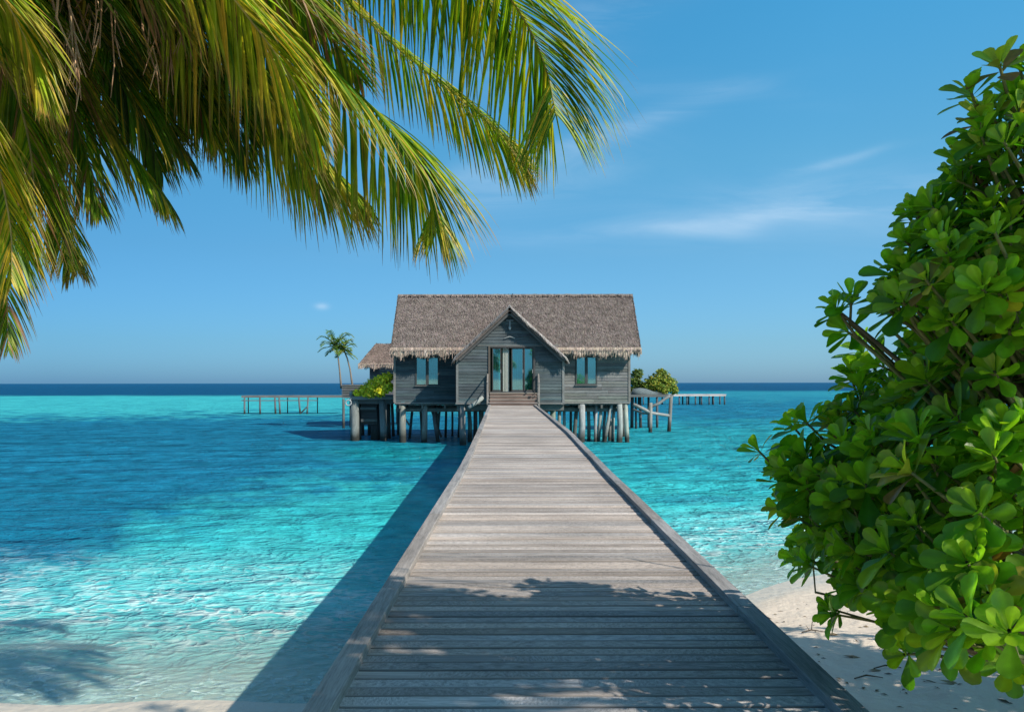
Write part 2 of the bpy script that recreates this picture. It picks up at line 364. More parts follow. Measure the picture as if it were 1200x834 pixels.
    fm = N(nt, 'ShaderNodeMapRange', i_From_Min=.45, i_From_Max=.66, i_To_Min=0.0, i_To_Max=1.0); L(fn.outputs[0], fm.inputs[0])
    foam_sparkle = M2(nt, 'MULTIPLY', fm.outputs[0], sp.outputs[1], clamp=True)
    # caustic sparkle painted into the colour as white lines along the ripple net
    caustic = N(nt, 'ShaderNodeMapRange', i_From_Min=.26, i_From_Max=.50, i_To_Min=0.0, i_To_Max=1.0); L(net, caustic.inputs[0])
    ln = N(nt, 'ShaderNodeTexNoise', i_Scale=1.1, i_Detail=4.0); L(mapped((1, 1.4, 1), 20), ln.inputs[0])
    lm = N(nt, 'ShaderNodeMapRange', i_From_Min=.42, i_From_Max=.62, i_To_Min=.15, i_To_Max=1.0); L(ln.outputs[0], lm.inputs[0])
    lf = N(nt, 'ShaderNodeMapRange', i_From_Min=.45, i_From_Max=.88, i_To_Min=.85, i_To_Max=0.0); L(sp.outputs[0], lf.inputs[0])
    causticf = M2(nt, 'MULTIPLY', M2(nt, 'MULTIPLY', caustic.outputs[0], lm.outputs[0]), lf.outputs[0], clamp=True)
    foam_sparkle = M2(nt, 'MAXIMUM', foam_sparkle, M2(nt, 'MULTIPLY', causticf, .85))
    col = MIX(nt, M2(nt, 'MULTIPLY', foam_sparkle, .8), at.outputs['Color'], (.82, .84, .82, 1))
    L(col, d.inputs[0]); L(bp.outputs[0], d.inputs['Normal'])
    tr = N(nt, 'ShaderNodeBsdfTransparent'); tr.inputs[0].default_value = (.90, 1.0, 1.0, 1)
    op = M2(nt, 'MAXIMUM', M2(nt, 'MINIMUM', M2(nt, 'MULTIPLY', sp.outputs[0], 2.1), 1.0), M2(nt, 'MULTIPLY', foam_sparkle, .75))
    m1 = N(nt, 'ShaderNodeMixShader'); L(op, m1.inputs[0]); L(tr.outputs[0], m1.inputs[1]); L(d.outputs[0], m1.inputs[2])
    gl = N(nt, 'ShaderNodeBsdfGlossy', i_Roughness=.12); L(bp.outputs[0], gl.inputs['Normal'])
    fr = N(nt, 'ShaderNodeFresnel', i_IOR=1.33); L(bp.outputs[0], fr.inputs['Normal'])
    ff = M2(nt, 'MULTIPLY', M2(nt, 'MINIMUM', fr.outputs[0], .36), .55)
    m2 = N(nt, 'ShaderNodeMixShader'); L(ff, m2.inputs[0]); L(m1.outputs[0], m2.inputs[1]); L(gl.outputs[0], m2.inputs[2])
    o = N(nt, 'ShaderNodeOutputMaterial'); L(m2.outputs[0], o.inputs[0]); return m
# water sheet: rows get longer with distance, out past the horizon
n_r, n_a = 420, 420
rows = 6.0*np.exp(np.linspace(0, math.log(20000/6.0), n_r))
def build_water():
    ang = np.linspace(-1.25, 1.25, n_a); T = np.tan(ang)*.62/ math.tan(.62) * 1.0
    T = np.concatenate([np.linspace(-6, -1.05, 40)[:-1], np.linspace(-1.05, 1.05, n_a), np.linspace(1.05, 6, 40)[1:]])
    Y, TT = np.meshgrid(rows, T, indexing='ij'); X = TT*np.maximum(Y, 0)
    n, m = X.shape; Z = np.zeros_like(X)
    v = np.stack([X.ravel(), Y.ravel(), Z.ravel()], 1); idx = np.arange(n*m).reshape(n, m)
    f = np.stack([idx[:-1, :-1].ravel(), idx[:-1, 1:].ravel(), idx[1:, 1:].ravel(), idx[1:, :-1].ravel()], 1)
    me = bpy.data.meshes.new('water'); me.vertices.add(len(v)); me.vertices.foreach_set('co', v.astype(np.float32).ravel())
    me.loops.add(f.size); me.loops.foreach_set('vertex_index', f.astype(np.int32).ravel())
    me.polygons.add(len(f)); me.polygons.foreach_set('loop_start', np.arange(0, f.size, 4, dtype=np.int32)); me.polygons.foreach_set('loop_total', np.full(len(f), 4, dtype=np.int32))
    me.update(calc_edges=True); me.materials.append(water_mat())
    for an, fn in (('col', water_cols), ('fx', water_fx)):
        a = me.color_attributes.new(an, 'FLOAT_COLOR', 'POINT'); c = np.ones((n*m, 4), np.float32); c[:, :3] = np.clip(fn(X, Y), 0, 1).reshape(-1, 3); a.data.foreach_set('color', c.ravel())
    o = bpy.data.objects.new('water', me); COL.objects.link(o); tag(o, kind='structure')
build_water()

# ------------------------------------------------------------------ the boardwalk
DY = [0, 3.6, 15, 21, 30, 42.2]
def deck_c(y): return float(np.interp(y, [0, 3.6, 15, 21, 30, 42.2], [.33, .33, .39, .36, .26, .10]))
def deck_z(y): return EYE + float(np.interp(y, [0, 3.6, 13, 17, 21, 30, 42.2], [-1.50, -1.50, -1.48, -1.42, -1.34, -1.28, -1.2]))
HW = 1.25
def build_boardwalk():
    root = empty('boardwalk', (deck_c(20), 20, 0))
    tag(root, 'long weathered grey plank boardwalk with low kerbs leading from the beach to the stilt house', 'boardwalk')
    b = MB(); y = -3.0
    while y < 42.1:
        w = .118+U(-.004, .004); gp = U(.012, .019); c = deck_c(max(y, 0)); z = deck_z(max(y, 0)) + U(-.003, .003)
        z2 = deck_z(max(y+w, 0))
        t = U(.66, 1.12) if R() < .82 else U(1.1, 1.38)
        wm = U(-.05, .07); col = (.43*t*(1+wm), .385*t, .355*t*(1-wm))
        xl = c-HW+.04; xr = c+HW-.04; sk = U(-.004, .004); th = .035; e = .006
        n = 6; vs = []; cc = []
        for i in range(n+1):
            x = xl+(xr-xl)*i/n; dz = U(-.0015, .0015); k = 1+U(-.14, .14)
            for jj, (yy, zz) in enumerate(((y+sk, z-th), (y+sk, z-e), (y+sk+e, z), (y+w-gp-e+sk, z), (y+w-gp+sk, z-e), (y+w-gp+sk, z-th))):
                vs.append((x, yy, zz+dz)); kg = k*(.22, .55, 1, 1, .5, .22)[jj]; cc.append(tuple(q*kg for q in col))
        fs = [(i*6+j, i*6+(j+1) % 6, (i+1)*6+(j+1) % 6, (i+1)*6+j) for i in range(n) for j in range(6)]
        fs += [(5, 4, 3, 2, 1, 0), tuple(n*6+j for j in range(6))]
        b.add(vs, fs, cc); y += w
    b.build('decking', M_DECK, root)
    for sx in (-1, 1):
        k = MB(); y = -3.0
        while y < 42.0:
            L_ = U(2.3, 3.3); y2 = min(y+L_, 42.15); n = 4
            t = U(.75, 1.15); wm = U(-.04, .05); col = (.31*t*(1+wm), .29*t, .275*t*(1-wm)); off = U(-.003, .003); hz = U(-.003, .003)
            vs = []; cw = .062
            for i in range(n+1):
                yy = y+.004+(y2-y-.008)*i/n; c = deck_c(max(yy, 0))+sx*(HW-cw)+off; z = deck_z(max(yy, 0))+hz
                for (dx, dz) in ((-cw, -.09), (-cw, .051), (-cw+.004, .055), (cw-.004, .055), (cw, .051), (cw, -.09)): vs.append((c+dx, yy, z+dz))
            fs = [(i*6+j, (i+1)*6+j, (i+1)*6+(j+1) % 6, i*6+(j+1) % 6) for i in range(n) for j in range(6)] + [(0, 1, 2, 3, 4, 5), tuple(n*6+j for j in range(5, -1, -1))]
            k.add(vs, fs, col); y = y2
        k.build('kerb', M_KERB, root)
        s = MB()
        for x in (sx*(HW-.12), sx*.45):
            for i in range(15):
                ya, yb = -3+i*3.0, min(-3+(i+1)*3.0, 42)
                s.beam((deck_c(max(ya, 0))+x, ya, deck_z(max(ya, 0))-.125), (deck_c(max(yb, 0))+x, yb-.01, deck_z(max(yb, 0))-.125), .09, .17, jitc((.2, .19, .18)))
        s.build('joist', M_KERB, root)
    for i in range(15):
        y = 0.8+i*2.9
        for sx in (-1, 1):
            x = deck_c(y)+sx*(HW-.32); p = MB()
            zt = deck_z(y)-.22
            p.tube([(x+U(-.03, .03), y, float(ground_z(np.array(x), np.array(y)))-.3), (x, y, zt/2), (x, y, zt)], [.11, .10, .095], 9, jitc((.2, .19, .17)))
            p.build('pile', M_POST, root, True)
        q = MB(); q.box(deck_c(y)-HW+.06, deck_c(y)+HW-.06, y-.07, y+.07, deck_z(y)-.36, deck_z(y)-.215, jitc((.2, .19, .18))); q.build('crossbeam', M_DECK, root)
build_boardwalk()

# ------------------------------------------------------------------ thatch
def basis(p0, p1, p2):
    """p0->p1 along the eave, p0->p2 up the slope"""
    a = (p1-p0); b = (p2-p0); return a, b, a.cross(b).normalized()
def thatch_slab(p0, p1, p3, p2, th, dens, base, nlift=.05, flip=False):
    """p0,p1 = eave ends; p2,p3 = ridge ends above p0,p1. returns MB: slab with laid strips"""
    m = MB(); n = (p1-p0).cross(p2-p0).normalized()
    if n.z < 0: n = -n
    vs = [p0, p1, p3, p2]; lo = [q - n*th for q in vs]
    m.add(vs+lo, [(0, 1, 2, 3), (7, 6, 5, 4), (0, 4, 5, 1), (1, 5, 6, 2), (2, 6, 7, 3), (3, 7, 4, 0)], tuple(x*.7 for x in base))
    area = ((p1-p0).length+(p3-p2).length)/2*(p2-p0).length
    for _ in range(int(area*dens*2.1)):
        u = R(); v = R(); v = v*1.0
        q = p0.lerp(p1, u).lerp(p2.lerp(p3, u), v)
        up = (p2.lerp(p3, u)-p0.lerp(p1, u)).normalized(); sd = (p1-p0).normalized()
        up = (up + sd*U(-.22, .22)).normalized(); sd = up.cross(n).normalized()
        L_ = U(.20, .42); w = U(.009, .020); k = U(.66, 1.36); c = jitc(tuple(x*k for x in base), .1, .06)
        lift = U(.01, nlift)
        b0 = q - up*L_*.5 + n*lift*1.2; t0 = q + up*L_*.5 + n*.004
        m.add([b0-sd*w, b0+sd*w, t0+sd*w*.7, t0-sd*w*.7], [(0, 1, 2, 3)], c)
    return m
def fringe(a, b, down, L0, L1, w, dens, base, spread=.12, thick=.08, out=None):
    m = MB(); a = Vector(a); b = Vector(b); t = (b-a).normalized(); n = int((b-a).length*dens)
    out = out or Vector((0, -1, 0))
    for _ in range(n):
        q = a.lerp(b, R()) + out*U(-thick, .02) - down*U(.0, .10)
        d = (down + t*U(-spread, spread) + out*U(-.05, .18)).normalized(); L_ = U(L0, L1)*(1+.22*math.sin(q.x*5+q.y*2)+.28*noise.noise(q*3.1)+(.5 if R() < .04 else 0)); ww = U(.5, 1)*w
        k = U(.6, 1.35); c = jitc(tuple(x*k for x in base), .1, .06)
        e = q + d*L_
        m.add([q-t*ww, q+t*ww, e+t*ww*.3, e-t*ww*.3], [(0, 1, 2, 3)], c)
    return m
TH = (.188, .158, .144)      # weathered thatch
TE = (.40, .32, .26)        # paler cut ends at the eaves

def siding(m, a, b, z0, zf, pitch=.17, holes=(), base=(.155, .16, .155), out=(0, -1, 0), zt=None):
    """lapped boards along a->b (xy), from z0 to zt; zf(z) gives (u0,u1) limits in metres; holes = (u0,u1,z0,z1)"""
    a = Vector((a[0], a[1], 0)); b = Vector((b[0], b[1], 0)); t = (b-a).normalized(); o = Vector(out); z = z0
    while z < zt-.01:
        zz = min(z+pitch, zt)
        u0, u1 = zf(z)[0], zf(z)[1]; v0, v1 = zf(zz)[0], zf(zz)[1]
        segs = [(u0, u1)]
        for (h0, h1, g0, g1) in holes:
            if g0 < (z+zz)/2 < g1:
                ns = []
                for s0, s1 in segs:
                    if h1 <= s0 or h0 >= s1: ns.append((s0, s1)); continue
                    if h0 > s0: ns.append((s0, h0))
                    if h1 < s1: ns.append((h1, s1))
                segs = ns
        for s0, s1 in segs:
            # split long boards
            cuts = [s0]; 
            if s1-s0 > 3: cuts.append(U(s0+1, s1-1))
            cuts.append(s1)
            for i in range(len(cuts)-1):
                c0, c1 = cuts[i]+.003, cuts[i+1]-.003; k = U(.70, 1.28); c = jitc(tuple(x*k for x in base), .03, .04)
                d0 = c0 + (v0-u0 if abs(cuts[i]-u0) < 1e-6 else 0); d1 = c1 + (v1-u1 if abs(cuts[i+1]-u1) < 1e-6 else 0)
                if d1-d0 < .01: d0 = d1 = (c0+c1)/2
                vs = [a+t*c0+o*.035+Vector((0, 0, z+.006)), a+t*c1+o*.035+Vector((0, 0, z+.006)), a+t*d1+o*.014+Vector((0, 0, zz)), a+t*d0+o*.014+Vector((0, 0, zz)),
                      a+t*c0+Vector((0, 0, z+.006)), a+t*c1+Vector((0, 0, z+.006)), a+t*d1+Vector((0, 0, zz)), a+t*d0+Vector((0, 0, zz))]
                m.add(vs, [(0, 1, 2, 3), (4, 7, 6, 5), (0, 4, 5, 1), (1, 5, 6, 2), (2, 6, 7, 3), (3, 7, 4, 0)], c)
        z = zz
    return m
def window_part(root, x0, x1, z0, z1, y, n=2):
    f = MB(); c = (.055, .06, .06); w = .075
    f.box(x0-w, x1+w, y-.07, y+.03, z0-w, z0, c); f.box(x0-w, x1+w, y-.07, y+.03, z1, z1+w, c)
    f.box(x0-w, x0, y-.068, y+.03, z0+.001, z1-.001, c); f.box(x1, x1+w, y-.068, y+.03, z0+.001, z1-.001, c)
    xm = (x0+x1)/2
    if n == 2: f.box(xm-.085, xm+.085, y-.055, y+.03, z0+.001, z1-.001, c)
    fo = f.build('window', M_TRIM, root)
    for (a, b) in ((x0, xm-.085), (xm+.085, x1)):
        p = MB(); p.box(a+.002, b-.002, y-.02, y-.012, z0+.002, z1-.002, (.1, .3, .35)); p.build('pane', M_GLASS, fo)
        # drawn curtain behind
        cu = MB(); k = 14; vs = []
        for i in range(k+1):
            xx = a+(b-a)*i/k; yy = y+.06+.015*math.sin(i*2.2); vs += [(xx, yy, z0), (xx, yy, z1)]
        cu.add(vs, [(2*i, 2*i+2, 2*i+3, 2*i+1) for i in range(k)], (.50, .85, .90)); cu.build('curtain', M_CLOTH, fo)
    s = MB(); s.box(x0-.12, x1+.12, y-.12, y-.001, z0-w-.045, z0-w-.003, (.13, .13, .125)); s.build('sill', M_TRIM, fo)

def X(px, D): return (px-CX)*D/F
def Zp(py, D): return EYE+(HY-py)*D/F
def build_house():
    YW = 45.4; YP = 43.4; YR = 49.2; YB = 2*YR-YW
    root = empty('stilt_house', (X(598, YW), YW+2, 0))
    tag(root, 'large dark timber stilt house with thatched roof and front gable closing the boardwalk', 'house')
    xl, xr = X(462.5, YW), X(737.5, YW); gl, gr = X(535, YP), X(661, YP)
    zb = Zp(471, YW); ze = Zp(410, 44.5); zr = Zp(346.5, YR)
    zfl = Zp(459.5, YP)
    # walls -----------------------------------------------------
    wl = (X(488.5, YW)-xl, X(513, YW)-xl, Zp(450, YW), Zp(419, YW)); wr = (X(676, YW)-gr, X(698, YW)-gr, Zp(449.5, YW), Zp(419, YW))
    def pad(h): return (h[0]-.08, h[1]+.08, h[2]-.08, h[3]+.08)
    m = siding(MB(), (xl, YW), (gl, YW), zb, lambda z: (0, gl-xl), holes=(pad(wl),), zt=ze+.2, base=(.055, .074, .082)); m.build('wall', M_WALL, root)  # left wing's shade and its blue cast put into the board colour
    m = siding(MB(), (gr, YW), (xr, YW), zb, lambda z: (0, xr-gr), holes=(pad(wr),), zt=ze+.2, base=(.155, .158, .152)); m.build('wall', M_WALL, root)  # sunlit wing: same timber, light put in as a paler base
    window_part(root, xl+wl[0], xl+wl[1], wl[2], wl[3], YW); window_part(root, gr+wr[0], gr+wr[1], wr[2], wr[3], YW)
    # projecting gable front
    xa = X(597.5, YP); za = Zp(361, YP-.4); zeg = Zp(417, YP)
    gw = gr-gl; sl = (za-zeg)/(gw/2)
    d0, d1 = X(574.5, YP)-gl, X(625, YP)-gl; dz1 = Zp(407.5, YP)
    zbp = Zp(471.5, YP)
    def lim(z):
        if z <= zeg: return (0, gw)
        k = (z-zeg)/sl; return (min(k, gw/2), max(gw-k, gw/2))
    m = siding(MB(), (gl, YP), (gr, YP), zbp, lim, holes=((d0-.10, d1+.10, zfl-.02, dz1+.10), (d0-.1, d1+.1, zbp-.1, zfl-.02)), zt=za-.05, base=(.074, .094, .100)); m.build('wall', M_WALL, root)  # shade on the front painted in as darker, bluer boards
    m = MB(); m.box(gl+d0-.1, gl+d1+.1, YP-.02, YP+.02, zbp, zfl-.06, (.1, .1, .1)); m.build('plinth', M_WALL, root)
    m = MB()
    m.box(gl-.02, gl+.10, YP-.06, YP-.037, zbp, zeg-.1, (.16, .165, .16)); m.box(gr-.10, gr+.02, YP-.06, YP-.037, zbp, zeg-.1, (.20, .20, .19))
    m.box(gl-.05, gr+.05, YP-.07, YP+.0, zbp-.09, zbp-.003, (.17, .17, .165))
    m.box(xl-.03, gl, YW-.06, YW, zb-.09, zb-.003, (.15, .15, .15)); m.box(gr+.05, xr+.03, YW-.06, YW, zb-.09, zb-.003, (.2, .195, .18))
    m.box(gl+.3, gr-.3, YP-.055, YP-.037, dz1+.1, dz1+.15, (.17, .175, .17))
    m.build('wall_trim', M_TRIM, root)
    # returns and side walls
    for (x, o_, y0, y1) in ((gl, -1, YP, YW), (gr, 1, YP, YW)):
        m = siding(MB(), (x, y0), (x, y1), zbp, lambda z: (0, y1-y0), zt=zeg+.1, out=(o_, 0, 0), base=(.10, .11, .11)); m.build('wall', M_WALL, root)
    zr_in = zr-.35
    def sidelim(z):
        if z <= ze: return (0, YB-YW)
        k = (z-ze)/((zr_in-ze)/((YB-YW)/2)); return (min(k, (YB-YW)/2), max((YB-YW)-k, (YB-YW)/2))
    for (x, o_) in ((xl, -1), (xr, 1)):
        m = siding(MB(), (x, YW), (x, YB), zb, sidelim, zt=zr_in-.1, out=(o_, 0, 0), base=(.2, .19, .175)); m.build('wall', M_WALL, root)
        m = MB(); m.box(x-.06, x+.06, YW-.062, YW+.06, zb, ze+.1, (.19, .18, .165)); m.build('corner_post', M_TRIM, root)
    m = siding(MB(), (xl, YB), (xr, YB), zb, lambda z: (0, xr-xl), zt=ze+.2, out=(0, 1, 0)); m.build('wall', M_WALL, root)
    m = MB(); m.box(xl, xr, YW+.02, YB-.02, zb-.16, zb-.1, (.12, .12, .11)); m.box(gl, gr, YP+.03, YW, zb-.16, zb-.1, (.12, .12, .11))
    for i in range(11): xx = xl+.3+i*(xr-xl-.6)/10; m.box(xx-.05, xx+.05, YW-.03, YB, zb-.36, zb-.165, (.12, .12, .11))
    for yy in (YW+.5, YR, YB-.5): m.box(xl, xr, yy-.08, yy+.08, zb-.56, zb-.362, (.12, .12, .11))
    m.box(gl, gr, YP+.2, YP+.36, zb-.40, zb-.165, (.13, .13, .12))
    m.build('floor_frame', M_TRIM, root)
    # main roof -------------------------------------------------
    YE = 44.5; ex0, ex1 = X(457.5, YE), X(751.5, YE); rx0, rx1 = X(466.5, YR), X(741.5, YR)
    eo = Vector((0, 0, .0))
    p0, p1 = Vector((ex0, YE, ze-.02)), Vector((ex1, YE, ze-.02)); p2, p3 = Vector((rx0, YR, zr)), Vector((rx1, YR, zr))
    thatch_slab(p0, p1, p3, p2, .24, 190, TH).build('roof', M_THATCH, root)
    YE2 = 2*YR-YE; q0, q1 = Vector((ex0, YE2, ze-.02)), Vector((ex1, YE2, ze-.02))
    thatch_slab(q1, q0, p2, p3, .24, 30, TH).build('roof', M_THATCH, root)
    f = fringe((ex0, YE, ze+.05), (ex1, YE, ze+.05), Vector((0, -.15, -1)), .20, .44, .03, 330, TE)
    f2 = fringe((ex0, YE+.12, ze-.08), (ex1, YE+.12, ze-.08), Vector((0, 0, -1)), .15, .40, .035, 150, tuple(x*.6 for x in TE)); f.add(f2.v, f2.f, f2.c)
    f.build('eave_fringe', M_THATCH, root)
    f = fringe((ex0, YE2, ze+.05), (ex1, YE2, ze+.05), Vector((0, .15, -1)), .20, .44, .04, 80, TE, out=Vector((0, 1, 0))); f.build('eave_fringe', M_THATCH, root)
    for (e, r, s) in ((p0, p2, -1), (p1, p3, 1), (q0, p2, -1), (q1, p3, 1)):
        f = fringe(e, r, Vector((0, 0, -1)), .10, .30, .03, 110, tuple(x*.8 for x in TH), out=Vector((s, 0, 0))); f.build('verge_fringe', M_THATCH, root)
    m = MB()  # ridge roll
    n = 60; pts = [p2.lerp(p3, i/n)+Vector((0, 0, .01+U(-.015, .015))) for i in range(n+1)]
    m.tube(pts, [.085+U(-.015, .015) for _ in pts], 8, jitc((.26, .235, .22))); 
    for _ in range(900):
        q = p2.lerp(p3, R()); s = random.choice((-1, 1)); w = .03; k = U(.7, 1.4); c = tuple(x*k for x in TH)
        a = q+Vector((0, 0, .10)); e = q+Vector((U(-.05, .05), s*U(.15, .3), -U(.02, .12)))
        m.add([a-Vector((w, 0, 0)), a+Vector((w, 0, 0)), e+Vector((w, 0, 0)), e-Vector((w, 0, 0))], [(0, 1, 2, 3)], c)
    m.build('roof_ridge', M_THATCH, root)
    # front gable roof -------------------------------------------
    YG = 42.85; ax = X(597.5, YG); az = Zp(359, YG); lx, lz = X(532.5, YG), Zp(419.5, YG); rx_, rz_ = X(664.5, YG), Zp(420.5, YG)
    def main_y(z): return YE + (z-(ze-.02))/(zr-ze+.02)*(YR-YE)
    A0 = Vector((ax, YG, az)); A1 = Vector((ax, main_y(az)+.25, az))
    for (ex, ez, s) in ((lx, lz, -1), (rx_, rz_, 1)):
        E0 = Vector((ex, YG, ez)); E1 = Vector((ex, YE+.5, ez))
        if s < 0: m = thatch_slab(E1, E0, A0, A1, .17, 170, tuple(x*.9 for x in TH))
        else: m = thatch_slab(E0, E1, A1, A0, .17, 170, tuple(x*.95 for x in TH))
        m.build('gable_roof', M_THATCH, root)
        f = fringe(E0+Vector((0, -.03, .03)), A0+Vector((0, -.03, .03)), Vector((s*.35, -.25, -.75)), .14, .32, .03, 420, (.30, .275, .26), thick=.05)
        f.build('gable_fringe', M_THATCH, root)
        f = fringe(E0, E1, Vector((s*.35, 0, -1)), .12, .34, .035, 160, TE, out=Vector((s, 0, 0))); f.build('gable_fringe', M_THATCH, root)
        m = MB(); d = (A0-E0).normalized(); n_ = Vector((-d.z, 0, d.x)); n_ = n_ if n_.z > 0 else -n_
        m.beam(E0+Vector((0, .14, 0))-n_*.25+d*.12, A0+Vector((0, .14, 0))-n_*.25-d*.05, .05, .12, (.075, .075, .075)); m.build('bargeboard', M_TRIM, root)
    m = MB(); m.tube([A0+Vector((0, -.03, .0)), A0.lerp(A1, .5), A1], .08, 8, (.25, .23, .22)); m.build('gable_ridge', M_THATCH, root)
    # lamp and small vent below the apex
    m = MB(); yy = YP-.09; z0 = Zp(380, YP)
    m.box(ax-.05, ax+.05, yy, YP-.037, z0-.16, z0+.18, (.16, .18, .19)); m.box(ax-.20, ax+.20, yy-.06, YP-.037, z0+.18, z0+.23, (.14, .16, .17)); m.tube([(ax, yy-.03, z0-.30), (ax, yy-.03, z0-.16)], [.05, .08], 8, (.3, .33, .34)); m.build('wall_lamp', M_METAL, root)
    m = MB(); m.tube([(ax-.28, yy, Zp(396.5, YP)), (ax-.1, yy-.02, Zp(395, YP)), (ax, yy-.02, Zp(394.5, YP)), (ax+.1, yy-.02, Zp(395, YP)), (ax+.28, yy, Zp(396.5, YP))], .028, 6, (.3, .32, .32)); m.build('carved_bracket', M_TRIM, root)
    # doorway ----------------------------------------------------
    x0, x1 = gl+d0, gl+d1
    fr = MB(); c = (.05, .05, .05)
    fr.box(x0-.10, x0, YP-.08, YP+.05, zfl, dz1+.1, (.10, .085, .07)); fr.box(x1, x1+.10, YP-.08, YP+.05, zfl, dz1+.1, (.06, .06, .06)); fr.box(x0, x1, YP-.078, YP+.05, dz1, dz1+.098, c); fr.box(x0, x1, YP-.08, YP+.05, zfl-.05, zfl+.04, (.07, .075, .08))
    fo = fr.build('door_frame', M_TRIM, root)
    def px(p): return X(p, YP)
    for (a, b, yo) in ((577, 587.5, .0), (599.5, 613.5, .03), (614, 624.7, .0)):
        d = MB(); xa_, xb_ = px(a), px(b); w = .05; z0, z1 = zfl+.045, dz1-.005; y0 = YP-.03+yo
        d.box(xa_, xa_+w, y0, y0+.04, z0, z1, c); d.box(xb_-w, xb_, y0, y0+.04, z0, z1, c); d.box(xa_+w, xb_-w, y0, y0+.04, z0, z0+.09, c); d.box(xa_+w, xb_-w, y0, y0+.04, z1-.06, z1, c)
        do = d.build('glass_door', M_TRIM, root)
        p = MB(); p.box(xa_+w+.001, xb_-w-.001, y0+.014, y0+.022, z0+.091, z1-.061, (.1, .3, .3)); p.build('pane', M_GLASS, do)
        h = MB(); h.box(xb_-w*.8, xb_-w*.3, y0-.03, y0-.001, z0+1.0, z0+1.2, (.3, .3, .3)); h.build('handle', M_METAL, do)
    for (a, b, cc) in ((589, 596.5, (.52, .54, .52)), (577, 586, (.42, .75, .80)), (600, 612, (.30, .68, .74)), (615, 624, (.45, .82, .90))):
        cu = MB(); k = 18; vs = []; xa_, xb_ = px(a), px(b)
        for i in range(k+1): xx = xa_+(xb_-xa_)*i/k; y_ = YP+.16+.035*math.sin(i*1.9); vs += [(xx, y_, zfl+.03), (xx, y_, dz1)]
        cu.add(vs, [(2*i, 2*i+2, 2*i+3, 2*i+1) for i in range(k)], cc); cu.build('curtain', M_CLOTH, root)
    m = MB(); m.box(x0-.3, x1+.3, YP+.95, YP+1.0, zfl, dz1+.2, (.05, .045, .04)); m.box(x0-.3, x1+.3, YP+.06, YP+.949, zfl-.05, zfl-.001, (.12, .10, .08)); m.box(x0-.3, x1+.3, YP+.06, YP+.949, dz1+.15, dz1+.2, (.08, .08, .08))
    m.build('interior', M_TRIM, root)
    # front steps -------------------------------------------------
    zd = deck_z(42.2); n = 3; rise = (zfl-.03-zd)/(n+1); sx0, sx1 = X(573.5, 42.6), X(629.5, 42.6)
    m = MB()
    for i in range(1, n+2):
        ya = 42.15+(i-1)*.30; yb = YP-.09 if i == n+1 else ya+.33; zt = zd+rise*i
        m.box(sx0, sx1, ya, yb, zt-.045, zt, jitc((.30, .25, .22), .06)); m.box(sx0+.02, sx1-.02, ya+.03, ya+.05, zt-rise+.001, zt-.046, (.17, .12, .10))
    m.build('step', M_DECK, root)
    for (xx, s) in ((sx0-.06, -1), (sx1+.06, 1)):
        m = MB(); m.beam((xx, 42.2, zd-.12), (xx, YP-.1, zfl-.14), .05, .26, (.2, .19, .18)); m.build('stair_stringer', M_TRIM, root)
        r = MB(); x_ = xx+s*.04
        r.beam((x_, 42.35, zd-.1), (x_, 42.35, zd+1.25), .07, .07, (.24, .22, .2), up=Vector((0, 1, 0))); r.beam((x_, YP-.14, zfl-.4), (x_, YP-.14, zfl+.95), .07, .07, (.2, .19, .18), up=Vector((0, 1, 0)))
        r.beam((x_, 42.25, zd+1.2), (x_, YP-.1, zfl+.98), .06, .05, (.26, .24, .22)); r.beam((x_, 42.35, zd+.6), (x_, YP-.1, zfl+.4), .03, .03, (.22, .2, .2))
        r.build('handrail', M_TRIM, root)
    # stilts: (px top, px base, depth, radius, tint)
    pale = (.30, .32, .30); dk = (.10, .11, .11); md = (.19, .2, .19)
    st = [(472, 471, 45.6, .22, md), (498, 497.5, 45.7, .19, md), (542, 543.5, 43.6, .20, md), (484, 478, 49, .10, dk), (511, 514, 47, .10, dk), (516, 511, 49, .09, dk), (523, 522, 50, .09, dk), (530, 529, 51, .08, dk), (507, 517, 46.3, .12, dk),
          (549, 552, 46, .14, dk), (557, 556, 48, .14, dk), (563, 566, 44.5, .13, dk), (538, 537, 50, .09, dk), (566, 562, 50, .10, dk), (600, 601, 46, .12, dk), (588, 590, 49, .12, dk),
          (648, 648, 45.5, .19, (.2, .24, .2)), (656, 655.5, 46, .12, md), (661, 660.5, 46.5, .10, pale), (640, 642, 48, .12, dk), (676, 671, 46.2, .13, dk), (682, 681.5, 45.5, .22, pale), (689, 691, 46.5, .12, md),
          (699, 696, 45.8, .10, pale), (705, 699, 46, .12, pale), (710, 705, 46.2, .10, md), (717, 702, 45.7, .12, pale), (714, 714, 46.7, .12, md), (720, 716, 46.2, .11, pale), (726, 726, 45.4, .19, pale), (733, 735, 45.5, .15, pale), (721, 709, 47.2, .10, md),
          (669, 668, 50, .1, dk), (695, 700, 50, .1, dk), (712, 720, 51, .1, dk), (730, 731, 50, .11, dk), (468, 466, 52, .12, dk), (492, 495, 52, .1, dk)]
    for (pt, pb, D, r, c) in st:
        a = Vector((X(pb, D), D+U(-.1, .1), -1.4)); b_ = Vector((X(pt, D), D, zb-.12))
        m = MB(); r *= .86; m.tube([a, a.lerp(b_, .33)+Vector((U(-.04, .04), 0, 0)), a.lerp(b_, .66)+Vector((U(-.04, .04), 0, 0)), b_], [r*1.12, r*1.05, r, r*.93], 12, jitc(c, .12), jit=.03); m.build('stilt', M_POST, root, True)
    # braces and the broken log sticking out by the stairs
    m = MB(); m.tube([P(549, 477.5, 43.0), P(556, 473, 43.2), P(566, 465.5, 43.35)], [.10, .11, .12], 10, (.26, .29, .28)); m.build('brace', M_POST, root, True)
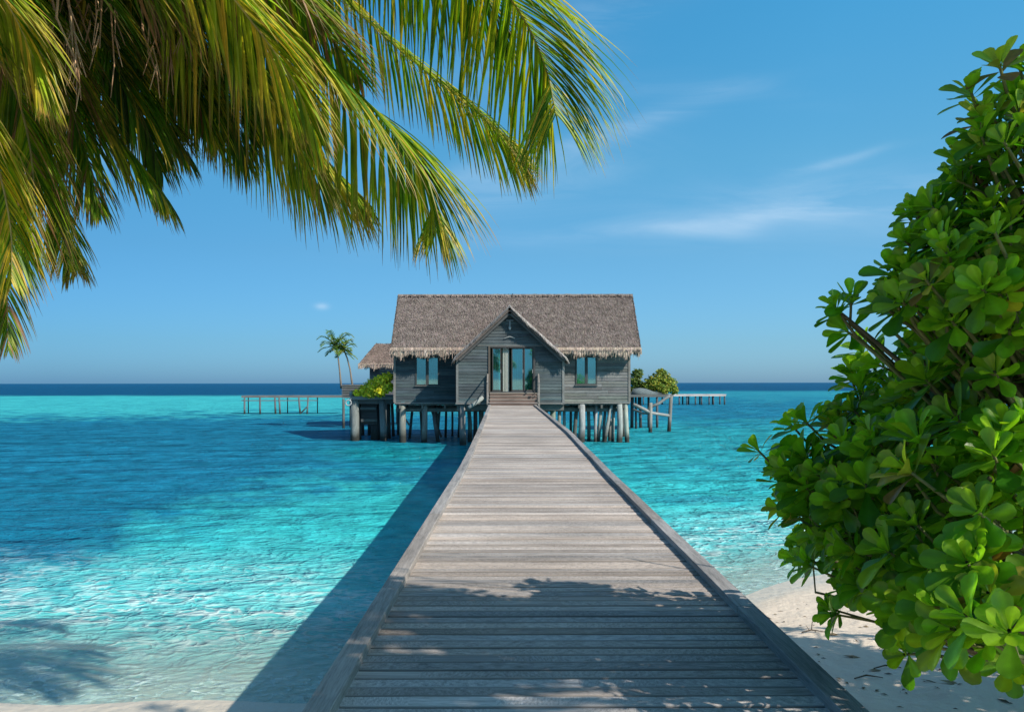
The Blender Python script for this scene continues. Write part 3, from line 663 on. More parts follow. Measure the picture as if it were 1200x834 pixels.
    for (a, b, w, h, c) in ((P(478, 476, 47), P(511, 476, 47), .08, .14, (.12, .12, .12)), (P(505, 478, 47.5), P(517, 512, 47.5), .1, .12, (.1, .1, .1)), (P(657, 480, 48), P(676, 480, 48), .06, .06, (.25, .27, .27)), (P(466, 478, 46.3), P(480, 498, 46.3), .08, .1, (.12, .13, .13))):
        m = MB(); m.beam(a, b, w, h, c); m.build('brace', M_POST, root)
build_house()

# ------------------------------------------------------------------ foliage helpers
def leafy_blob(root_name, label, cat, base, lobes, n, ls, cols, group=None, stem=True):
    """bush: many leaf-sized faces spread through its volume, with stems"""
    root = empty(root_name, base); tag(root, label, cat, group)
    m = MB()
    for (c, r, k) in lobes:
        c = Vector(c)
        for _ in range(int(n*k)):
            d = Vector((random.gauss(0, 1), random.gauss(0, 1), random.gauss(0, 1))).normalized()
            rr = r*(U(.25, 1)**.45)*(1+.18*math.sin(d.x*7+d.z*9+c.x))
            q = c + Vector((d.x*rr, d.y*rr, d.z*rr*.85))
            nn = (d+Vector((U(-.7, .7), U(-.7, .7), U(-.2, .9)))).normalized(); t = nn.cross(Vector((U(-1, 1), U(-1, 1), U(-1, 1)))).normalized(); b = nn.cross(t)
            L_ = ls*U(.6, 1.3); w = L_*.38; cc = jitc(random.choice(cols), .25, .1)
            m.add([q-t*L_*.5, q+b*w+nn*w*.2, q+t*L_*.5, q-b*w+nn*w*.2], [(0, 1, 2), (0, 2, 3)], cc)
    m.build('foliage', M_FAR, root)
    if stem:
        s = MB(); b = Vector(base)
        for (c, r, k) in lobes:
            c = Vector(c); s.tube([b+Vector((U(-.05, .05), U(-.05, .05), 0)), b.lerp(c, .5)+Vector((U(-.1, .1), U(-.1, .1), 0)), c], [.06, .045, .02], 6, (.16, .12, .09))
        s.build('trunk', M_BARK, root)
    return root
def frond(mb_r, mb_l, ctrl, Lmax, n, wid, cols, droop=1.0, fwd=.6, nseg=6, start=.08, hang=0., tipbrown=.35, prof=None, seed=None, ragged=.08, splay=1.0):
    """rachis through ctrl points, paired drooping leaflets"""
    C = [Vector(c) for c in ctrl]
    def cr(t):
        k = t*(len(C)-1); i = min(int(k), len(C)-2); f = k-i
        p0 = C[max(i-1, 0)] if i > 0 else C[0]*2-C[1]; p1 = C[i]; p2 = C[i+1]; p3 = C[i+2] if i+2 < len(C) else C[-1]*2-C[-2]
        return .5*((2*p1)+(p2-p0)*f+(2*p0-5*p1+4*p2-p3)*f*f+(3*p1-p0-3*p2+p3)*f**3)
    pts = [cr(i/22) for i in range(23)]; ln = sum((pts[i+1]-pts[i]).length for i in range(22))
    r0 = wid*.55
    mb_r.tube(pts, [max(r0*(1-.88*i/22), .0015) for i in range(23)], 6, jitc(cols['stem'], .1))
    g = Vector((0, 0, -1))
    for i in range(n):
        for s in (-1, 1):
            t = start+(1-start)*(i+U(-.35, .35))/n; t = min(max(t, .01), .995)
            if R() < ragged*.5: continue
            p = cr(t); tan = (cr(min(t+.01, 1))-cr(max(t-.01, 0))).normalized()
            sd = tan.cross(Vector((0, 0, 1)))
            if sd.length < .25: sd = tan.cross(Vector((0, 1, 0)))
            sd.normalize(); up = sd.cross(tan).normalized()
            pr = (math.sin(math.pi*min(1, (t*.80+.20)))**.55 if prof is None else prof(t))
            L_ = Lmax*pr*U(.86, 1.08)*(U(.5, .9) if R() < ragged else 1)
            fw = fwd+.42*t*t+U(-.09, .09)
            d = (sd*s*splay*math.cos(fw) + tan*math.sin(fw) + up*U(.05, .3)).normalized()
            if hang: d = (d + g*hang*(1.25-.85*t)).normalized()
            w = wid*U(.75, 1.1)*(1-.25*t)
            # colour of this leaflet
            q = R(); base = cols['a'] if q < cols['p'][0] else cols['b'] if q < cols['p'][1] else cols['c']
            base = jitc(base, .22, .10)
            vs = []; cc = []; q_ = p.copy(); seg = L_/nseg; dr = droop*U(.75, 1.3)
            br = tipbrown*U(.3, 1.5); kink = U(.5, .95) if R() < .12 else 2
            for k in range(nseg+1):
                u = k/nseg; ww = w*(.55+.9*u if u < .35 else 1.0-.0*u)*(1-max(0, u-.35)**1.5*1.85); ww = max(ww, .0012)
                bn = d.cross(g); 
                if bn.length < .05: bn = tan.copy()
                bn.normalize(); bn = (bn*.55+tan*.65*(1 if bn.dot(tan) > 0 else -1)).normalized()
                nn = bn.cross(d).normalized()
                if nn.z < 0: nn = -nn
                vs += [q_-bn*ww*.5-nn*ww*.18, q_+nn*ww*.12, q_+bn*ww*.5-nn*ww*.18]
                f = max(0, (u-(1-br))/max(br, .01)) if u > 1-br else 0
                c = tuple(a*(1-f)+b*f for a, b in zip(base, cols['tip'])); cc += [c]*3
                q_ = q_ + d*seg
                d = (d + g*dr*(.20+.30*u)*(6/nseg) + Vector((U(-.03, .03), U(-.03, .03), 0)))
                if u > kink: d += g*.8; kink = 9
                d.normalize()
            fs = []
            for k in range(nseg): a = k*3; fs += [(a, a+1, a+4, a+3), (a+1, a+2, a+5, a+4)]
            mb_l.add(vs, fs, cc)

# ------------------------------------------------------------------ things beside the house, left
def posts(root, lst, name='post'):
    for (pt, yt, pb, D, r, c) in lst:
        b_ = Vector((X(pt, D), D, Zp(yt, D))); a = Vector((X(pb, D), D, -1.3))
        m = MB(); m.tube([a, a.lerp(b_, .5), b_], [r*1.1, r, r*.95], 9, jitc(c, .15), jit=.03); m.build(name, M_POST, root, True)
def build_left():
    # service dock on piles
    D0, D1 = 46.7, 52.5; z = Zp(464, D0)
    root = empty('side_dock', (X(434, D0), D0, 0)); tag(root, 'dark timber side dock on thick piles joined to the left of the house', 'dock')
    m = MB(); xa, xb = X(410.5, D0), X(463, D0); y = D0
    while y < D1: m.box(xa, xb, y, y+.15, z-.06, z+U(-.005, .005), jitc((.17, .17, .17))); y += .16
    m.build('decking', M_DECK, root)
    m = MB(); m.box(xa, xb, D0-.06, D0-.002, z-.20, z-.01, (.18, .19, .19)); m.build('edge_beam', M_DECK, root); m = MB(); m.box(xa+.1, xb, D0+.2, D0+.35, z-.45, z-.061, (.1, .1, .1)); m.build('joist', M_DECK, root); m = MB(); m.box(xa+.1, xb, D1-.6, D1-.4, z-.4, z-.061, (.1, .1, .1)); m.build('joist', M_DECK, root)
    m = MB()   # boarded panels and shelf rails between the piles
    m.box(X(421, D0), X(440, D0), D0+.55, D0+.62, .95, z-.45, (.045, .05, .055)); m.box(X(422, D0), X(441, D0), D0+.25, D0+.35, Zp(494, D0), Zp(491, D0), (.08, .09, .09)); m.box(X(421, D0), X(440, D0), D0+.25, D0+.35, Zp(480, D0), Zp(477, D0), (.08, .09, .09))
    m.build('cross_rail', M_DECK, root)
    d = (.09, .10, .10); n = (.17, .19, .19)
    posts(root, [(416, 466, 415.5, 46.95, .26, n), (420.5, 466, 420.5, 47.6, .15, d), (447.5, 467, 451, 46.95, .20, n), (440, 466, 440, 47.8, .28, (.05, .05, .06)), (455, 466, 456, 49, .13, d), (433, 466, 433, 52, .13, d), (424, 466, 425, 52, .13, d), (459, 466, 462, 51, .1, d)], 'pile')
    m = MB()  # low posts standing up on the dock
    for p_, h in ((447.5, 4), (412, 3)): m.tube([P(p_, 464, 47.0), P(p_, 464-h*2, 47.0)], .14, 8, n)
    m.build('bollard', M_POST, root)
    # planter box with two palms
    DP = 60.0; root = empty('planter_box', (X(410, DP), DP, 0)); tag(root, 'slatted dark timber planter platform under the two small palms', 'planter')
    m = MB(); z0, z1 = Zp(466, DP), Zp(451, DP); xa, xb = X(400.5, DP), X(421, DP)
    for i in range(5): zz = z0+(z1-z0)*i/5; m.box(xa, xb, DP, DP+.05, zz, zz+.15, jitc((.10, .11, .11))); m.box(xa, xa+.05, DP+.051, DP+1.6, zz, zz+.15, (.1, .1, .1)); m.box(xb-.05, xb, DP+.051, DP+1.6, zz, zz+.15, (.1, .1, .1)); m.box(xa, xb, DP+1.601, DP+1.65, zz, zz+.15, (.1, .1, .1))
    m.box(xa-.05, xb+.05, DP-.05, DP+1.7, z1+.0, z1+.06, (.2, .21, .21)); m.build('slatted_side', M_TRIM, root)
    m = MB(); m.box(xa+.06, xb-.06, DP+.06, DP+1.59, z0, z1-.01, (.12, .09, .06)); m.build('soil', M_BARK, root)
    posts(root, [(402.5, 467, 402.5, DP+.1, .1, d), (418, 467, 418, DP+.2, .1, d), (411, 467, 411, DP+1.3, .1, d)])
    cols = dict(a=(.07, .19, .03), b=(.16, .26, .03), c=(.38, .34, .05), p=(.5, .85), tip=(.28, .24, .10), stem=(.15, .2, .05))
    for (bx, tx, ty, R0, lab, nf) in ((400, 393, 404, 1.55, 'taller small coconut palm with wider crown in the planter left of the house', 17), (413.5, 402.5, 408, 1.15, 'shorter leaning coconut palm on the right in the planter left of the house', 13)):
        root = empty('palm_tree', P(bx, 452, DP+.8)); tag(root, lab, 'palm tree', 'small palms in the planter')
        b0 = P(bx, 455, DP+.8); top = P(tx, ty, DP+.8); mid = P((bx*.7+tx*.3), 432, DP+.8)
        mr = MB(); mr.tube([b0, b0.lerp(mid, .6), mid, mid.lerp(top, .5)+Vector((.05, 0, 0)), top], [.09, .07, .06, .055, .06], 8, (.20, .17, .14)); mr.build('trunk', M_BARK, root, True)
        for i in range(nf):
            a = 2.4*i+U(-.2, .2); el = -.75+2.1*i/nf; d_ = Vector((math.cos(a), math.sin(a), 0)); Lf = R0*U(.85, 1.1)
            fm = MB()
            pts = [top, top+d_*Lf*.32+Vector((0, 0, Lf*.36*el)), top+d_*Lf*.65+Vector((0, 0, Lf*(.58*el-.03))), top+d_*Lf*.92+Vector((0, 0, Lf*(.62*el-.22)))]
            frond(fm, fm, pts, .42, 24, .07, cols, droop=.35, nseg=3, ragged=.05, fwd=.75); fm.build('frond', M_FROND, root)
    # hut behind
    DH = 62.0; root = empty('thatched_hut', (X(445, DH), DH, 0)); tag(root, 'smaller thatched hut with hipped roof half hidden behind the left side of the house', 'hut')
    xa, xb = X(433.5, DH), X(480, DH); zt = Zp(427, DH); zb = Zp(462, DH); dp = 4.6
    m = siding(MB(), (xa, DH), (xb, DH), zb, lambda z: (0, xb-xa), zt=zt+.25, base=(.10, .11, .12)); m.build('wall', M_WALL, root)
    m = siding(MB(), (xa, DH), (xa, DH+dp), zb, lambda z: (0, dp), zt=zt+.25, out=(-1, 0, 0), base=(.12, .12, .12)); m.build('wall', M_WALL, root)
    m = siding(MB(), (xb, DH), (xb, DH+dp), zb, lambda z: (0, dp), zt=zt+.25, out=(1, 0, 0), base=(.12, .12, .12)); m.build('wall', M_WALL, root)
    m = MB(); m.box(xa-.5, xb+.5, DH-.6, DH+dp+.6, zb-.25, zb-.02, (.13, .13, .13)); m.build('floor_frame', M_TRIM, root)
    e0, e1 = Vector((X(420, DH-.8), DH-.8, zt)), Vector((xb+.8, DH-.8, zt)); g0, g1 = Vector((e0.x, DH+dp+.8, zt)), Vector((xb+.8, DH+dp+.8, zt))
    zr = Zp(402, DH+1); r0, r1 = Vector((X(440.5, DH+2.3), DH+2.3, zr)), Vector((xb-.8, DH+2.3, zr))
    c = tuple(x*v for x, v in zip(TH, (1.2, 1.1, 1.05)))
    rm = thatch_slab(e0, e1, r1, r0, .18, 130, c)
    for q in ((g1, g0, r0, r1), (g0, e0, r0, r0+Vector((0, .01, 0))), (e1, g1, r1+Vector((0, .01, 0)), r1)):
        o_ = thatch_slab(*q, .18, 60, c); rm.add(o_.v, o_.f, o_.c)
    ro = rm.build('roof', M_THATCH, root)
    f = fringe(e0, e1, Vector((0, -.1, -1)), .15, .36, .04, 140, TE); f.build('eave_fringe', M_THATCH, ro)
    f = fringe(e0, g0, Vector((-.1, 0, -1)), .15, .36, .04, 90, TE, out=Vector((-1, 0, 0))); f.build('eave_fringe', M_THATCH, ro)
    posts(root, [(436, 465, 436, DH+.3, .13, d), (452, 465, 452, DH+.3, .13, d), (440, 465, 440, DH+4, .13, d), (466, 465, 466, DH+4, .13, d)], 'stilt')
    # yellow green shrub
    B = lambda px, py, D, r, k: (P(px, py, D), r, k)
    leafy_blob('shrub', 'bright yellow green shrub on the side dock against the left corner of the house', 'shrub', P(440, 464, 47.0),
               [B(438, 452, 46.6, .55, 1), B(449, 446, 46.4, .50, 1.1), B(428, 457, 46.7, .40, .7), B(454, 453, 46.2, .36, .9), B(446, 457, 46.3, .42, .9), B(419, 460, 46.8, .25, .3), B(434, 460, 46.6, .36, .6), B(455, 441, 46.2, .28, .5)], 650, .16,
               [(.62, .56, .03), (.78, .66, .04), (.30, .34, .03), (.85, .70, .06)])
    # jetty on the horizon
    DJ = 88.0; root = empty('jetty', (X(340, DJ), DJ, 0)); tag(root, 'thin dark jetty on slender posts reaching left over the turquoise lagoon', 'jetty')
    zt = Zp(463, DJ); m = MB(); xa, xb = X(283, DJ), X(412, DJ)
    xx = xa
    while xx < xb: m.box(xx, xx+.2, DJ, DJ+2.2, zt-.07, zt+U(0, .02), jitc((.15, .16, .17))); xx += .21
    m.build('decking', M_KERB, root)
    m = MB(); m.box(xa, xb, DJ-.06, DJ-.003, zt-.22, zt-.02, (.16, .16, .16)); m.box(xa, X(372, DJ), DJ-.03, DJ+.03, Zp(469.3, DJ), Zp(468.2, DJ), (.13, .14, .15)); m.box(xa, xb, DJ+2.21, DJ+2.27, zt-.22, zt-.02, (.13, .13, .13)); m.build('side_beam', M_DECK, root)
    k = (.10, .11, .12)
    posts(root, [(286.5, 465, 286.5, DJ, .10, k), (304.5, 465, 305, DJ, .10, k), (322, 465, 323.5, DJ, .10, k), (327, 465, 329, DJ, .10, k), (350, 465, 353, DJ, .10, k), (361, 465, 359, DJ, .09, k), (291, 465, 291, DJ+2.1, .06, k), (337, 465, 337, DJ+2.1, .06, k), (372, 465, 372, DJ+2.1, .06, k)])
    m = MB(); m.tube([P(352, 484, DJ), P(356, 480, DJ), P(360, 476, DJ)], .07, 6, k); m.build('brace', M_POST, root)
    # life ring hanging below the dock
    m = MB(); c = P(408.3, 471.5, 46.4); pts = [c+Vector((math.cos(a)*.16, 0, math.sin(a)*.16)) for a in [2*math.pi*i/16 for i in range(17)]]
    m.tube(pts, .04, 8, (.30, .32, .33)); m.tube([c+Vector((.1, .02, .13)), P(411.5, 466, 46.6)], .012, 5, (.4, .4, .4))
    tag(m.build('life_ring', M_METAL, None, True), 'small pale ring hanging from the left corner of the side dock', 'life ring')
build_left()

def build_right():
    D0 = 56.0; z = Zp(462.5, D0); root = empty('side_platform', (X(765, D0), D0, 0)); tag(root, 'ramshackle platform on leaning posts under the bushes right of the house', 'platform')
    m = MB(); y = D0
    while y < D0+4.5: m.box(X(733, D0), X(788.5, D0), y, y+.15, z-.06, z+U(-.005, .005), jitc((.2, .2, .2))); y += .16
    m.build('decking', M_DECK, root)
    m = MB(); m.box(X(733, D0), X(789, D0), D0-.08, D0-.003, z-.17, z, (.14, .15, .15)); m.build('edge_beam', M_DECK, root)
    k = (.20, .20, .19); d = (.09, .1, .11)
    posts(root, [(786.5, 464, 782.5, 55.6, .13, k), (762.5, 472, 761.8, 54.6, .13, k), (741, 464, 740, 60, .13, d), (750, 464, 751, 60, .11, d), (760, 464, 760, 60.3, .09, d), (770, 464, 770, 60.4, .09, d), (745, 464, 745.5, 59, .08, d)])
    m = MB(); m.tube([P(742, 474, 54.6), P(752, 478.5, 54.6), P(763, 484, 54.6), P(783.5, 487, 55.4)], [.13, .13, .11, .10], 8, (.27, .28, .27)); m.tube([P(742, 480, 55), P(752, 484, 54.9), P(761, 485, 54.8)], .08, 7, (.25, .26, .26)); m.tube([P(764, 476, 54.8), P(772, 473, 55.1), P(780, 467, 55.4), P(785, 464, 55.5)], [.11, .1, .1, .1], 8, (.16, .17, .17)); m.build('brace', M_POST, root, True)
    # canvas heap / rock under the bushes
    m = MB(); pts = [(739, 462), (742, 456), (750, 455), (757, 456), (765, 459), (776, 461)]
    vs = []; 
    for (a, b) in pts: vs += [P(a, b, 56.6), P(a, b-.6, 57.4), P(a, 463, 57.9), P(a, 463, 56.3)]
    n = len(pts); m.add(vs, [(i*4+j, i*4+(j+1) % 4, (i+1)*4+(j+1) % 4, (i+1)*4+j) for i in range(n-1) for j in range(4)] + [(0, 1, 2, 3), (n*4-1, n*4-2, n*4-3, n*4-4)], (.12, .15, .16))
    tag(m.build('tarpaulin', M_BARK, None, True), 'dark grey tarpaulin draped low in front of the right-hand bushes', 'tarpaulin')
    B = lambda px, py, D, r, k: (P(px, py, D), r, k)
    leafy_blob('shrub', 'narrow upright green shrub tight against the right corner of the house', 'shrub', P(747, 462, 58.6), [B(747, 438, 58.6, .42, 1), B(744, 446, 58.6, .5, 1), B(749, 452, 58.5, .42, 1), B(743, 457, 58.5, .4, .8)], 480, .17,
               [(.08, .15, .03), (.16, .2, .04), (.05, .1, .02)])
    leafy_blob('shrub', 'rounded green and yellow bush topping the platform right of the house', 'shrub', P(774, 462, 58.2), [B(775, 442, 58.2, .62, 1.2), B(767, 449, 58, .72, 1.2), B(783, 450, 58, .66, 1.2), B(790, 457, 57.8, .35, .5), B(758, 453, 58, .42, .6), B(776, 455, 57.6, .6, 1), B(775, 436, 58.3, .3, .4)], 650, .17,
               [(.13, .21, .03), (.27, .29, .04), (.08, .14, .02), (.36, .35, .05)])
    DJ = 122.0; root = empty('jetty', (X(800, DJ), DJ, 0)); tag(root, 'pale topped jetty on short posts far out right of the house', 'jetty')
    zt = Zp(462.3, DJ); xa, xb = X(735, DJ), X(850.5, DJ); m = MB(); xx = xa
    while xx < xb: m.box(xx, xx+.3, DJ, DJ+3, zt-.1, zt+U(0, .02), jitc((.62, .56, .52), .1)); xx += .31
    m.build('decking', M_KERB, root)
    m = MB(); m.box(xa, xb, DJ-.08, DJ-.003, zt-.28, zt-.02, (.55, .50, .47)); m.build('side_beam', M_DECK, root)
    k = (.08, .09, .11)
    posts(root, [(p_, 464, p_+U(-.3, .3), DJ+o, .11, k) for p_, o in ((742, .2), (748, 2.6), (754, .2), (760, 2.6), (770, .2), (776, 2.8), (796, .2), (800, 2.6), (805, .2), (807, 2.6), (815, .2), (820, 2.6), (822, .2), (831, .2), (835, 2.6), (836, .2), (843.5, 2.6), (849, .2))])
build_right()

# ------------------------------------------------------------------ coconut palm at the left of the camera
def build_palm():
    crown = Vector((-3.05, 3.3, EYE+2.35)); base = Vector((-5.6, .6, .75))
    root = empty('coconut_palm', base); tag(root, 'coconut palm whose yellow green fronds hang into the upper left of the view', 'palm tree')
    m = MB(); pts = [base-Vector((0, 0, .3)), base+Vector((.25, .2, 1.2)), base.lerp(crown, .5)+Vector((-.25, -.15, .1)), base.lerp(crown, .8)+Vector((-.1, 0, 0)), crown]
    pp = []; 
    for i in range(len(pts)-1):
        for k in range(8): pp.append(pts[i].lerp(pts[i+1], k/8))
    pp.append(crown); m.tube(pp, [.20-.08*min(1, i/20)+(.012 if i % 2 else 0) for i in range(len(pp))], 14, (.24, .20, .16)); m.build('trunk', M_BARK, root, True)
    G = (.075, .175, .010); YG = (.24, .32, .014); YL = (.50, .40, .035); BR = (.22, .12, .05)
    green = dict(a=G, b=YG, c=YL, p=(.33, .78), tip=BR, stem=(.30, .30, .08))
    deep = dict(a=(.035, .085, .015), b=G, c=YL, p=(.35, .88), tip=BR, stem=(.20, .22, .06))
    yel = dict(a=YG, b=YL, c=G, p=(.50, .85), tip=(.26, .15, .06), stem=(.42, .36, .12))
    brn = dict(a=G, b=YG, c=(.28, .16, .08), p=(.40, .80), tip=(.17, .09, .045), stem=(.35, .28, .1))
    def fr(path, L_, n, cols, wid=.031, **k):
        k['droop'] = k.get('droop', .8)*.52; k['tipbrown'] = k.get('tipbrown', .35)*.85
        n = int(n*1.5); k['hang'] = k.get('hang', 0)*1.15+.32; L_ *= 1.30
        rm = MB(); lm = MB(); pts = [crown] + [P(*p) for p in path]
        frond(rm, lm, pts, L_, n, wid, cols, **k)
        o = lm.build('frond', M_FROND, root); rm.build('midrib', M_FROND, o, True)
    # the long middle frond ending above the house
    fr([(110, -140, 3.9), (290, -10, 4.5), (400, 95, 4.9), (475, 165, 5.2), (505, 225, 5.25), (512, 268, 5.2)], .86, 100, green, droop=.75, nseg=8, hang=.5, start=.22, prof=lambda t: .95 if t < .62 else max(.20, .95-(t-.62)*1.9), fwd=.40)
    # upper right frond, its tip by the open sky
    fr([(180, -330, 3.8), (400, -190, 4.3), (545, -65, 4.8), (610, 15, 5.1), (640, 80, 5.2), (652, 135, 5.2)], .84, 96, green, droop=.8, nseg=8, hang=.3, start=.25, prof=lambda t: 1.0 if t < .72 else max(.22, 1.0-(t-.72)*2.2), fwd=.4, tipbrown=.12)
    # yellow one between those two
    fr([(150, -210, 4.2), (330, -70, 4.9), (460, 50, 5.5), (545, 120, 5.8), (590, 160, 5.9), (604, 178, 5.9)], .50, 78, yel, droop=.8, nseg=7, hang=.3, start=.3, prof=lambda t: .95 if t < .75 else max(.3, .95-(t-.75)*1.6))
    # second green behind top
    fr([(160, -330, 4.4), (360, -200, 5.0), (480, -90, 5.6), (560, -20, 6.0), (600, 60, 6.1)], .80, 70, deep, droop=.9, nseg=7, hang=.4, start=.3)
    # bright frond tip in front of the long one
    fr([(60, -150, 3.4), (220, -60, 3.7), (300, 30, 4.0), (345, 95, 4.1), (368, 150, 4.15)], .52, 66, yel, droop=.6, nseg=7, hang=.2, start=.35, prof=lambda t: .95 if t < .6 else max(.3, .95-(t-.6)*1.4), fwd=.7)
    fr([(0, -150, 3.5), (170, -110, 3.8), (290, -50, 4.2), (370, 20, 4.5), (425, 95, 4.7)], .66, 64, brn, droop=.8, nseg=7, hang=.3, start=.3)
    # dark centre, hanging
    fr([(10, -140, 3.7), (130, -100, 4.3), (215, 0, 4.8), (265, 110, 5.1), (290, 190, 5.2)], .70, 74, deep, droop=.9, nseg=7, hang=.4, start=.25)
    fr([(-20, -120, 3.6), (60, -60, 4.2), (120, 40, 4.7), (165, 130, 4.9), (190, 200, 5.0)], .62, 74, deep, droop=.9, nseg=7, hang=.35, start=.22)
    fr([(0, -130, 3.7), (90, -120, 4.4), (170, -20, 4.9), (225, 80, 5.2), (245, 150, 5.2)], .62, 70, brn, droop=.9, nseg=7, hang=.35, start=.22)
    fr([(-60, -90, 3.7), (10, -30, 4.3), (60, 60, 4.6), (95, 160, 4.8), (118, 250, 4.8)], .60, 78, brn, droop=.9, nseg=7, hang=.4, start=.2, tipbrown=.5)
    fr([(-120, -60, 3.6), (-40, 10, 4.0), (20, 110, 4.3), (40, 210, 4.4), (36, 300, 4.4)], .58, 80, brn, droop=.9, nseg=7, hang=.4, start=.2, tipbrown=.6)
    fr([(-140, -20, 3.6), (-60, 80, 3.9), (-10, 170, 4.1), (12, 260, 4.2), (14, 330, 4.2)], .50, 70, yel, droop=.9, nseg=7, hang=.4, start=.2, tipbrown=.5)
    fr([(-160, -130, 3.2), (-70, -70, 3.5), (0, -10, 3.7), (38, 60, 3.8), (56, 120, 3.8)], .44, 64, yel, droop=.7, nseg=7, hang=.3, start=.3)
    fr([(-30, -190, 3.5), (100, -220, 3.9), (240, -140, 4.4), (330, -60, 4.8), (380, 0, 4.9)], .78, 70, green, droop=.8, nseg=7, hang=.35, start=.25)
    fr([(-60, -160, 4.0), (30, -140, 4.8), (90, -40, 5.4), (130, 60, 5.8), (150, 150, 5.9)], .75, 66, deep, droop=.9, nseg=6, hang=.4, start=.2)
    fr([(-90, -160, 4.4), (-20, -120, 5.2), (40, -20, 5.8), (70, 90, 6.0), (80, 190, 6.1)], .75, 66, deep, droop=.9, nseg=6, hang=.4, start=.2)
    fr([(-20, -200, 3.9), (140, -200, 4.6), (260, -110, 5.3), (330, -20, 5.6), (360, 60, 5.7)], .8, 66, deep, droop=.9, nseg=6, hang=.4, start=.2)
    fr([(-40, -120, 4.0), (60, -110, 4.7), (150, -10, 5.2), (190, 90, 5.5), (205, 170, 5.5)], .62, 60, green, droop=.9, nseg=6, hang=.4, start=.2)
    fr([(-100, -60, 3.9), (-30, 20, 4.3), (30, 130, 4.6), (66, 230, 4.7), (80, 310, 4.7)], .50, 66, green, droop=.9, nseg=6, hang=.4, start=.2, tipbrown=.5)
    fr([(0, -130, 3.9), (110, -70, 4.5), (190, 20, 4.9), (228, 100, 5.1), (252, 165, 5.1)], .66, 66, green, droop=.9, nseg=6, hang=.4, start=.2)
    fr([(20, -160, 4.1), (170, -120, 4.7), (280, -20, 5.2), (318, 75, 5.4), (345, 140, 5.4)], .80, 66, deep, droop=.9, nseg=6, hang=.4, start=.2)
    fr([(20, -160, 3.8), (150, -60, 4.5), (260, 40, 5.0), (340, 150, 5.3), (385, 215, 5.4)], .84, 90, green, droop=.8, nseg=7, hang=.5, start=.2)
    fr([(-150, -40, 3.9), (-60, 60, 4.3), (-16, 200, 4.6), (6, 320, 4.7), (10, 410, 4.7)], .46, 82, brn, droop=.9, nseg=7, hang=.5, start=.2, tipbrown=.7)
    fr([(-120, -60, 3.9), (-20, 60, 4.5), (40, 170, 4.8), (76, 260, 4.9), (90, 315, 4.9)], .46, 82, yel, droop=.9, nseg=7, hang=.5, start=.2, tipbrown=.6)
    fr([(-80, -80, 3.9), (30, 20, 4.5), (90, 110, 4.9), (160, 185, 5.0), (198, 240, 5.0)], .58, 84, green, droop=.9, nseg=7, hang=.4, start=.2, tipbrown=.4)
    fr([(-60, -100, 4.1), (60, -10, 4.7), (130, 80, 5.0), (182, 130, 5.2), (222, 190, 5.2)], .58, 80, deep, droop=.8, nseg=7, hang=.3, start=.2)
    fr([(60, -150, 4.0), (190, -40, 4.8), (285, 60, 5.4), (350, 150, 5.7), (395, 200, 5.8), (430, 235, 5.8)], .80, 80, yel, droop=.8, nseg=7, hang=.6, start=.3)
    # fronds of the far side of the crown, out of view but part of the tree
    for a in (120, 165, 205):
        d = Vector((math.cos(rad(a)), math.sin(rad(a)), 0)); rm = MB(); lm = MB()
        frond(rm, lm, [crown, crown+d*1.0+Vector((0, 0, .7)), crown+d*2.1+Vector((0, 0, .7)), crown+d*3.0+Vector((0, 0, -.1)), crown+d*3.3+Vector((0, 0, -.9))], .75, 50, .036, green, nseg=5, hang=.3)
        o = lm.build('frond', M_FROND, root); rm.build('midrib', M_FROND, o, True)
    # old flower stalks and dry fibre at the crown
    for k in range(16):
        m = MB(); px = U(40, 215); py = U(-40, 20); D = U(4.0, 4.9); a = P(px, py-40, D); pts = [a, P(px+U(-10, 20), py+25, D), P(px+U(-10, 25), py+U(60, 110), D)]
        m.tube(pts, [.008, .006, .003], 5, jitc((.36, .22, .12), .3)); 
        for _ in range(7):
            t = U(.3, 1); q = pts[0].lerp(pts[2], t); m.tube([q, q+Vector((U(-.06, .06), U(-.05, .05), -U(.08, .2)))], [.004, .002], 4, jitc((.4, .26, .15), .3))
        m.build('flower_stalk', M_BARK, root)
build_palm()

# ------------------------------------------------------------------ big broad-leaved shrub on the right
def leaf_mesh(m, base, d, nrm, L_, col):
    """obovate leaf: narrow foot, broad rounded tip, cupped and arched"""
    d = d.normalized(); b = d.cross(nrm).normalized(); n = b.cross(d).normalized()
    prof = ((0, .03), (.2, .075), (.42, .15), (.64, .235), (.80, .265), (.93, .20), (1.0, .06)); cup = U(.10, .28); arch = U(-.10, .34); tw = U(-.25, .25)
    vs = []; cc = []
    for (u, w) in prof:
        c = base + d*(L_*u) - n*(arch*L_*u*u*.8); ww = w*L_*.98
        bb = (b + n*tw*u).normalized()
        for s in (-1, -.5, 0, .5, 1):
            vs.append(c + bb*s*ww + n*(abs(s)**1.6)*ww*cup*1.5)
            k = 1.22 if s == 0 else 1.0
            cc.append(tuple(x*k for x in col))
    fs = [(i*5+j, i*5+j+1, (i+1)*5+j+1, (i+1)*5+j) for i in range(len(prof)-1) for j in range(4)]
    m.add(vs, fs, cc)
